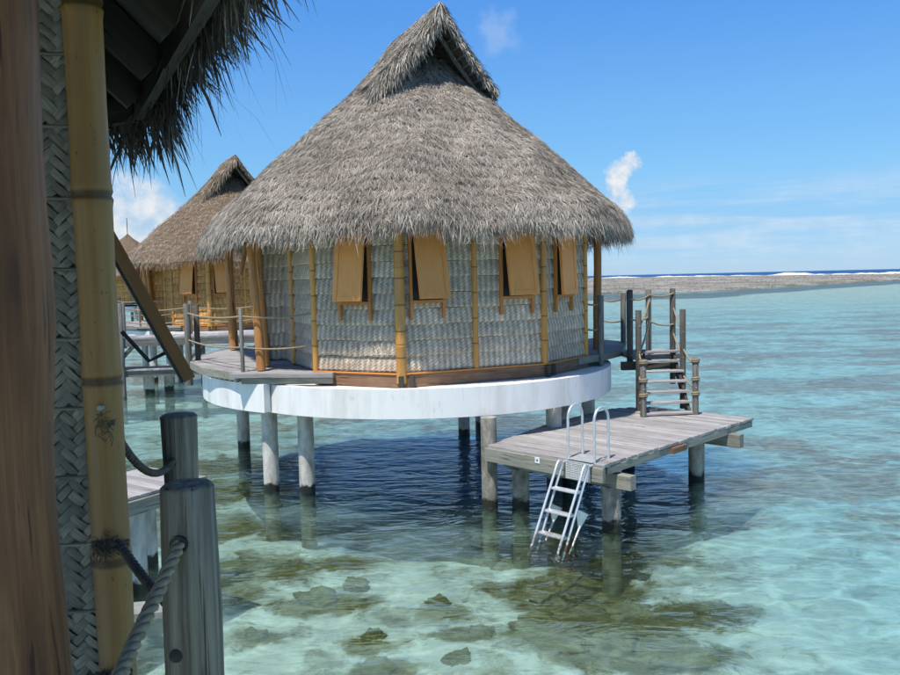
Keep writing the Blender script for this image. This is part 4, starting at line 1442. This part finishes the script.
# wall facing us, left of the bamboo
nw = MB().box((-0.64, 0.06, 0), (1.25, 0.04, 2.9)).build('wall', 'weave_backing', NB, loc(-1.09, 2.46, 3.35), (0, 0, R(9)))
cell = 0.027
sm = MB()
nn = 5
for i in range(nn + 1):
    xx = -cell * 1.05 + 2.1 * cell * i / nn
    hz = 0.0055 * math.sin(math.pi * i / nn) - 0.002
    for yy, dz in ((-0.52, -0.0012), (0, 0.0008), (0.52, -0.0012)):
        sm.v.append((xx, yy * cell, hz + dz))
for i in range(nn):
    for j in range(2):
        a = i * 3 + j
        sm.f.append((a, a + 3, a + 4, a + 1))
strip_me = sm.mesh('weave_strip', True)
strip_me.materials.append(MATS['near_strip'])
band = 0.215
cnt = 0
bx0, bx1 = -0.32, 0.0
nb = 11
for bnd in range(nb):
    z0 = -1.20 + bnd * band
    shx = random.uniform(0, 0.1)
    for i in range(-40, 41):
        for j in range(-40, 41):
            kmod = (i + j) % 4
            if kmod == 0:
                ca_, cb_ = i + 1.0, j + 0.5
                ang = 45
            elif kmod == 2:
                ca_, cb_ = i + 0.5, j + 1.0
                ang = -45
            else:
                continue
            px = (ca_ + cb_) * cell * 0.7071 + shx - 0.2
            pz = (ca_ - cb_) * cell * 0.7071
            if kmod == 2: pass
            if not (bx0 < px < bx1 and 0.008 < pz < band + 0.008): continue
            # lean every course: its bottom edge stands proud of the one below
            yy = 0.030 - 0.016 * (1 - pz / band)
            o = link('weave_strip', strip_me, None, nw, (px, yy, z0 + pz))
            o.rotation_euler = (Matrix.Rotation(R(90), 3, 'X') @ Matrix.Rotation(R(ang if kmod == 0 else ang) + random.gauss(0, .055), 3, 'Z') @ Matrix.Rotation(random.gauss(0, .10), 3, 'X')).to_euler()
            o.scale = (random.uniform(.93, 1.08), random.uniform(.8, 1.08), 1)
            cnt += 1
    mb = MB()
    mb.tube([(bx0, 0.012, 0), (bx0 + 0.12, 0.009, 0.003), (bx0 + 0.24, 0.013, -.002), (bx1, 0.01, 0.001)], 0.006, 6)
    mb.build('mat_edge', 'near_strip', nw, (0, 0, z0 + 0.002))
# wall that runs away from us behind the bamboo
MB().box((0.85, 0.03, 0), (1.7, 0.06, 2.9)).build('wall', 'dark_backing', NB, loc(-1.16, 2.52, 3.35), (0, 0, math.atan2(0.84, -0.54)))
# window shutter pushed out, seen along its edge
sa = math.atan2(0.891, -0.454)
sh = empty('pivot_tmp')
bpy.data.objects.remove(sh)
swd = Vector((-0.362, 0.932, 0))
out_ = Vector((0.891, 0.454, 0))
hinge = Vector((-1.615, 3.62, 4.02))
tip = hinge + out_ * 0.40 + Vector((0, 0, -0.87))
dn_ = (tip - hinge).normalized()
nrm_ = swd.cross(dn_).normalized()
mtx = Matrix((swd.to_4d(), dn_.to_4d(), nrm_.to_4d(), Vector((0, 0, 0, 1)))).transposed()
for i in range(3): mtx[3][i] = 0
mtx.translation = Vector(loc(*hinge))
mb = MB().box((0.26, 0.48, 0), (0.52, 0.96, 0.055))
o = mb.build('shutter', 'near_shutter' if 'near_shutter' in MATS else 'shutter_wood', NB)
o.matrix_local = mtx
q = MB()
q.tube([(0.05, 0.80, 0.03), (0.05, 0.80, 0.12), (0.05, 0.62, 0.16)], 0.010, 8)
q.build('stay_bracket', 'black_metal_and_shade', o, smooth=True)
MB().box((0.26, 0.48, 0.035), (0.515, 0.955, 0.012)).build('shutter_shade_sheet', 'black_metal_and_shade', o)  # black sheet painted as the shaded inner face of the shutter


# roof of the near bungalow: fascia, rafters, boarding, thatch
FZ = 4.45
K0 = Vector((-1.52, 4.04, 0))
e1 = Vector((0.457, -0.889, 0)).normalized()
e2 = Vector((-0.90, 0.42, 0)).normalized()
K1 = K0 + e1 * 3.35
Km1 = K0 + e2 * 3.2
K2 = K1 + Vector((-0.32, -0.947, 0)) * 3.2
K3 = K2 + Vector((-0.90, -0.43, 0)) * 3.2
Km2 = Km1 + Vector((-0.95, -0.3, 0)) * 3.2
Km3 = Km2 + Vector((-0.45, -0.9, 0)) * 3.2
ring = [K0, K1, K2, K3, Vector((-7.4, -2.6, 0)), Km3, Km2, Km1]
apex = Vector((-4.5, 0.9, 8.2))
mb = MB()
nR = len(ring)
cen = Vector((-4.5, 0.9, 0))


def outp(p, k):
    d = (p - cen)
    return p + d.normalized() * k


low, high = [], []
for p in ring:
    a_ = outp(p, 0.02); b_ = outp(p, 0.12)
    low.append((a_.x - ox, a_.y - oy, FZ + 0.10))
    high.append((b_.x - ox, b_.y - oy, FZ + 0.10))
top_ = (apex.x - ox, apex.y - oy)
mb.v = low + high + [(top_[0], top_[1], 8.0), (top_[0], top_[1], 8.45)]
for i in range(nR):
    j = (i + 1) % nR
    mb.f.append((i, j, 2 * nR))
    mb.f.append((nR + j, nR + i, 2 * nR + 1))
    mb.f.append((i, nR + i, nR + j, j))
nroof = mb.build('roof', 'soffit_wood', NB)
for a_, c_ in ((K0, K1), (K0, Km1), (K1, K2)):
    d = (c_ - a_).normalized()
    seg_plank('fascia', nroof, loc(a_.x + d.x * .02, a_.y + d.y * .02, FZ + 0.03), loc(c_.x - d.x * .02, c_.y - d.y * .02, FZ + 0.03), 0.04, 0.13, 'soffit_wood')
slope = (8.0 - FZ - .1) / 3.7
for a_, c_, offs in ((K0, K1, (0.30, 0.86, 1.42, 1.98, 2.54, 3.1)), (K0, Km1, (0.35, 0.95, 1.55, 2.1))):
    d = (c_ - a_).normalized()
    inn = Vector((-d.y, d.x, 0))
    if inn.dot(cen - a_) < 0: inn = -inn
    for s_ in offs:
        p0 = a_ + d * s_ + inn * 0.03
        ln = 1.5
        p1 = p0 + inn * ln
        z0 = FZ + 0.02
        seg_plank('rafter', nroof, loc(p0.x, p0.y, z0), loc(p1.x, p1.y, z0 + ln * slope), 0.05, 0.15, 'soffit_wood')
# thatch skirt hanging round the two edges that show
parts = []
for a_, c_, n_, reach, drop_ in ((K0, K1, 5200, 0.13, 0.0), (K0, Km1, 2800, 0.18, 0.07), (K1, K2, 2500, 0.13, 0.0)):
    d = (c_ - a_)
    L = d.length
    dv = np.array(d.normalized())
    ov = np.array([dv[1], -dv[0], 0.0])
    if np.dot(ov, np.array(a_ - cen)) < 0: ov = -ov
    u = rng.uniform(-0.05, L + 0.05, n_)
    oo = rng.uniform(0.02, reach, n_)
    zz = FZ + 0.24 - oo * 0.5 + rng.uniform(-0.10, 0.16, n_) - drop_ - 0.10 * np.exp(-(u / 0.5) ** 2)
    P = np.array(a_)[None] + dv[None] * u[:, None] + ov[None] * oo[:, None]
    P[:, 2] = zz
    P -= np.array([ox, oy, 0])
    D = np.array([0, 0, -1.0]) + ov * rng.normal(0.12, 0.22, n_)[:, None] + dv * rng.normal(0, 0.30, n_)[:, None]
    D /= np.linalg.norm(D, axis=1)[:, None]
    Ln = rng.uniform(0.08, 0.25, n_) + 0.14 * (rng.random(n_) < 0.05)
    Ln = Ln * np.where(u > 2.2, 0.5, 1.0)
    parts.append(blades(P, D, np.tile(ov, (n_, 1)), Ln, rng.uniform(0.006, 0.018, n_), rng.uniform(-0.04, 0.05, n_), rng.uniform(0, 0.04, n_), np.clip(rng.beta(1.8, 2.4, n_), 0, 1)))
    # wispy long fibres
    n_ = 14
    u = rng.uniform(0, min(L, 2.0), n_)
    P = np.array(a_)[None] + dv[None] * u[:, None] + ov[None] * rng.uniform(0.05, 0.25, n_)[:, None]
    P[:, 2] = FZ + 0.05
    P -= np.array([ox, oy, 0])
    D = np.array([0, 0, -1.0]) + ov * rng.normal(0.3, 0.3, n_)[:, None] + dv * rng.normal(0, 0.3, n_)[:, None]
    D /= np.linalg.norm(D, axis=1)[:, None]
    parts.append(blades(P, D, np.tile(ov, (n_, 1)), rng.uniform(0.2, 0.36, n_), np.full(n_, 0.0024), rng.normal(0, 0.08, n_), rng.uniform(0, 0.1, n_), rng.uniform(0, .5, n_)))
# leaf layer on top of the roof edge
n_ = 9000
i_ = rng.integers(0, 3, n_)
E0 = np.array([np.array(p) for p in (Km1, K0, K1)]); E1 = np.array([np.array(p) for p in (K0, K1, K2)])
k_ = rng.random(n_)[:, None]
Q = E0[i_] * (1 - k_) + E1[i_] * k_
c0 = np.array(cen)
od = Q - c0; od /= np.linalg.norm(od, axis=1)[:, None]
t_ = rng.uniform(0, 1, n_) ** 1.5
P = Q + od * 0.10
P = P * (1 - t_[:, None] * .6) + c0 * t_[:, None] * .6
P[:, 2] = (FZ + 0.13) + (8.45 - FZ - .13) * t_ * .6
P -= np.array([ox, oy, 0])
D = od * 0.72 + np.array([0, 0, -0.69]) + np.cross(od, np.array([0, 0, 1.0])) * rng.normal(0, .4, n_)[:, None]
D /= np.linalg.norm(D, axis=1)[:, None]
Nn = od * 0.69 + np.array([0, 0, 0.72])
parts.append(blades(P, D, Nn, rng.uniform(0.12, 0.26, n_), rng.uniform(0.010, 0.02, n_), rng.uniform(0, 0.04, n_), rng.uniform(0, .02, n_), rng.beta(2, 2, n_)))
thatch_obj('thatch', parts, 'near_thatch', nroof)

# rope railing of the near deck
G_POST = 'round grey timber posts of the near rope rail'
P1 = tag(post('railing_post', None, (-0.645, 1.90, 1.9), 1.215, 0.0665, 'rail_post', 30, 0.003, (0.0, 0), True, seed=5),
         'thick cracked grey timber post in the foreground with a pale rope through it', 'post', G_POST)
P2 = tag(post('railing_post', None, (-1.065, 3.10, 1.9), 1.19, 0.0655, 'rail_post', 26, 0.003, (0, 0), True, seed=8),
         'grey timber post behind the foreground post with a dark rope tied to it', 'post', G_POST)
MB().tube([(0.0, -0.062, 1.095), (0.0, -0.0735, 1.095)], 0.021, 14).build('rope_hole_shade', 'black_metal_and_shade', P1)
MB().tube([(-0.012, -0.060, 1.02), (-0.012, -0.072, 1.02)], 0.016, 12).build('rope_hole_shade', 'black_metal_and_shade', P2)
MB().tube([(-0.02, -0.0655, 0.825), (-0.02, -0.0685, 0.825)], 0.016, 12).build('knot', 'dark_backing', P1)
r1 = rope('rope', None, [(-0.645, 1.835, 2.995), (-0.645, 1.78, 2.975), (-0.648, 1.70, 2.935), (-0.645, 1.55, 2.89), (-0.62, 1.35, 2.86), (-0.58, 1.1, 2.85), (-0.52, 0.75, 2.87)], 0.0155, 'rope', True)
tag(r1, 'thick pale twisted rope running out of the foreground post', 'rope', 'ropes of the near rail')
r2 = rope('rope', None, sag((-1.02, 2.36, 3.20), (-1.075, 3.05, 2.93), 0.10, 12), 0.013, 'dark_rope', True)
tag(r2, 'dark rope hanging from bamboo post to the farther grey post', 'rope', 'ropes of the near rail')
r3 = rope('rope', None, sag((-1.01, 2.36, 2.83), (-0.70, 1.93, 2.80), 0.015, 8), 0.0135, 'dark_rope', True)
tag(r3, 'dark rope knotted low on the bamboo post behind the foreground post', 'rope', 'ropes of the near rail')


def frayed(parent, c, n, r_, seed, rings=2):
    rr = random.Random(seed)
    mb = MB()
    for i in range(n):
        d = Vector((rr.uniform(-1, 1), rr.uniform(-1, .3), rr.uniform(-1.3, .8))).normalized()
        s_ = Vector((rr.gauss(0, .012), -abs(rr.gauss(0, .008)), rr.gauss(0, .012)))
        m_ = s_ + d * r_ * rr.uniform(.3, .8)
        e_ = m_ + Vector((rr.gauss(0, .01), rr.gauss(0, .01), -r_ * rr.uniform(.1, .7)))
        mb.tube([s_, (s_ + m_) / 2 + Vector((rr.gauss(0, .004), 0, rr.gauss(0, .004))), m_, e_], 0.0011, 4)
    for k in range(rings):
        mb.tube([(0.058 * math.sin(q * .35 - .9), 0.055 - 0.062 * math.cos(q * .35 - .9), 0.012 * k - 0.012 + 0.002 * math.sin(q)) for q in range(7)], 0.0065, 6)
    mb.build('frayed_knot', 'dark_rope', parent, c)


frayed(r3, (-1.04, 2.335, 2.835), 70, 0.05, 3)
frayed(r2, (-1.02, 2.335, 3.195), 26, 0.035, 4, 0)
frayed(r3, (-1.05, 2.335, 2.43), 40, 0.04, 6)
MB().tube([(0, 0, 0), (0, -0.022, 0)], 0.008, 10).build('bolt', 'bolt_steel', NB, loc(-1.035, 2.352, 3.245))

# low platform of the near bungalow, beyond the rail
LP = empty('swim_platform', (-3.78, 8.87, 0), R(58))
tag(LP, 'small low plank platform partly hidden behind the near bamboo and grey posts', 'platform', 'swim platforms over the water')
k = 0.0
while k < 1.25:
    plank('plank', LP, (k - 0.95 + .0, 0.55 + 0.0, 1.18), (1.15, 0.135, 0.04), 'grey_plank', R(90))
    k += 0.142
while k < 2.2:
    plank('plank', LP, (k - 0.95, 0.55, 1.18), (1.15, 0.135, 0.04), 'grey_plank', R(90))
    k += 0.142
plank('fascia_beam', LP, (0.12, -0.02, 1.07), (2.25, 0.06, 0.17), 'grey_beam')
plank('fascia_beam', LP, (1.22, 0.52, 1.07), (1.1, 0.06, 0.16), 'grey_beam', R(90))
post('pile', LP, (0.28, 0.20, -1.5), 2.48, 0.17, 'pile_concrete', 20, chamfer=False)
post('pile', LP, (0.95, 0.85, -1.5), 2.48, 0.15, 'pile_concrete', 20, chamfer=False)
CB = MB().box((0, 0, 0.25), (0.42, 0.36, 0.5)).build('concrete_block', 'concrete_block', None, (-3.42, 8.55, -0.42), (0, R(4), R(20)))
tag(CB, 'square grey concrete block in the water beneath the small low platform', 'block')


# ------------------------------------------------------------------ coral rocks on the lagoon floor
def coral_rock(x_, y_, sx, sy, h, mat, label, seed):
    import bmesh
    bm = bmesh.new()
    bmesh.ops.create_icosphere(bm, subdivisions=4, radius=1.0)
    for v in bm.verts:
        p = v.co.copy()
        d = 1 + 0.42 * mnoise.fractal(p * 1.6 + Vector((seed * 3.1, 0, 0)), 0.8, 2.0, 4) + 0.14 * mnoise.fractal(p * 4 + Vector((0, seed, 0)), 0.8, 2.0, 3)
        v.co = Vector((p.x * d * sx, p.y * d * sy, max(p.z, -0.2) * d * h))
    me = bpy.data.meshes.new('coral_rock')
    bm.to_mesh(me); bm.free()
    me.polygons.foreach_set('use_smooth', [True] * len(me.polygons))
    o = link('coral_rock', me, mat, None, (x_, y_, seabed_z(x_, y_) - 0.02))
    tag(o, label, 'coral rock', 'coral rocks lying on the lagoon floor')


ROCKS = [
    (-1.95, 10.85, .42, .30, .22, 'coral', 'long olive coral rock under water below the two white front piles'),
    (-1.45, 11.35, .28, .22, .18, 'coral', 'small olive coral rock just behind the long olive one below the front piles'),
    (-2.50, 9.65, .22, .16, .20, 'coral', 'dark round coral rock nearest to the foreground post'),
    (-0.25, 10.75, .26, .18, .15, 'coral', 'flat dark coral rock in the pale sand left of the ladder'),
    (-0.95, 8.95, .30, .22, .2, 'coral', 'olive coral rock at the bottom edge, left of centre'),
    (-1.05, 9.70, .20, .15, .16, 'coral', 'small coral rock between the bottom edge rock and the long olive rock'),
    (0.05, 13.5, .95, .55, .25, 'coral', 'broad brown coral rock under water in front of the platform pile'),
    (0.62, 12.4, .40, .35, .2, 'coral_grey', 'grey brown coral rock left of the ladder foot'),
    (-3.3, 12.3, .8, .45, .2, 'coral_grey', 'wide grey coral rock at the left, beside the foreground post top'),
    (1.05, 9.95, .40, .36, .2, 'coral', 'large olive coral rock below the ladder'),
    (1.85, 9.35, .65, .40, .2, 'coral_grey', 'wide mottled coral rock at the bottom right of centre'),
    (0.30, 9.65, .30, .24, .15, 'coral_grey', 'pale grey coral rock at the bottom centre'),
    (1.35, 11.0, .5, .3, .16, 'coral_grey', 'low grey coral rock between ladder foot and olive rock'),
    (2.3, 10.35, .5, .36, .14, 'coral_grey', 'flat coral rock right of the ladder'),
    (0.02, 9.0, .22, .18, .14, 'coral', 'small coral rock at the bottom edge in the centre'),
    (2.6, 8.9, .5, .3, .14, 'coral', 'dull olive coral rock at the bottom edge right of centre'),
]
for i, (x_, y_, sx, sy, h, mt, lb) in enumerate(ROCKS):
    coral_rock(x_, y_, sx * 0.75, sy * 0.75, h * 0.8, mt, lb, i + 1)
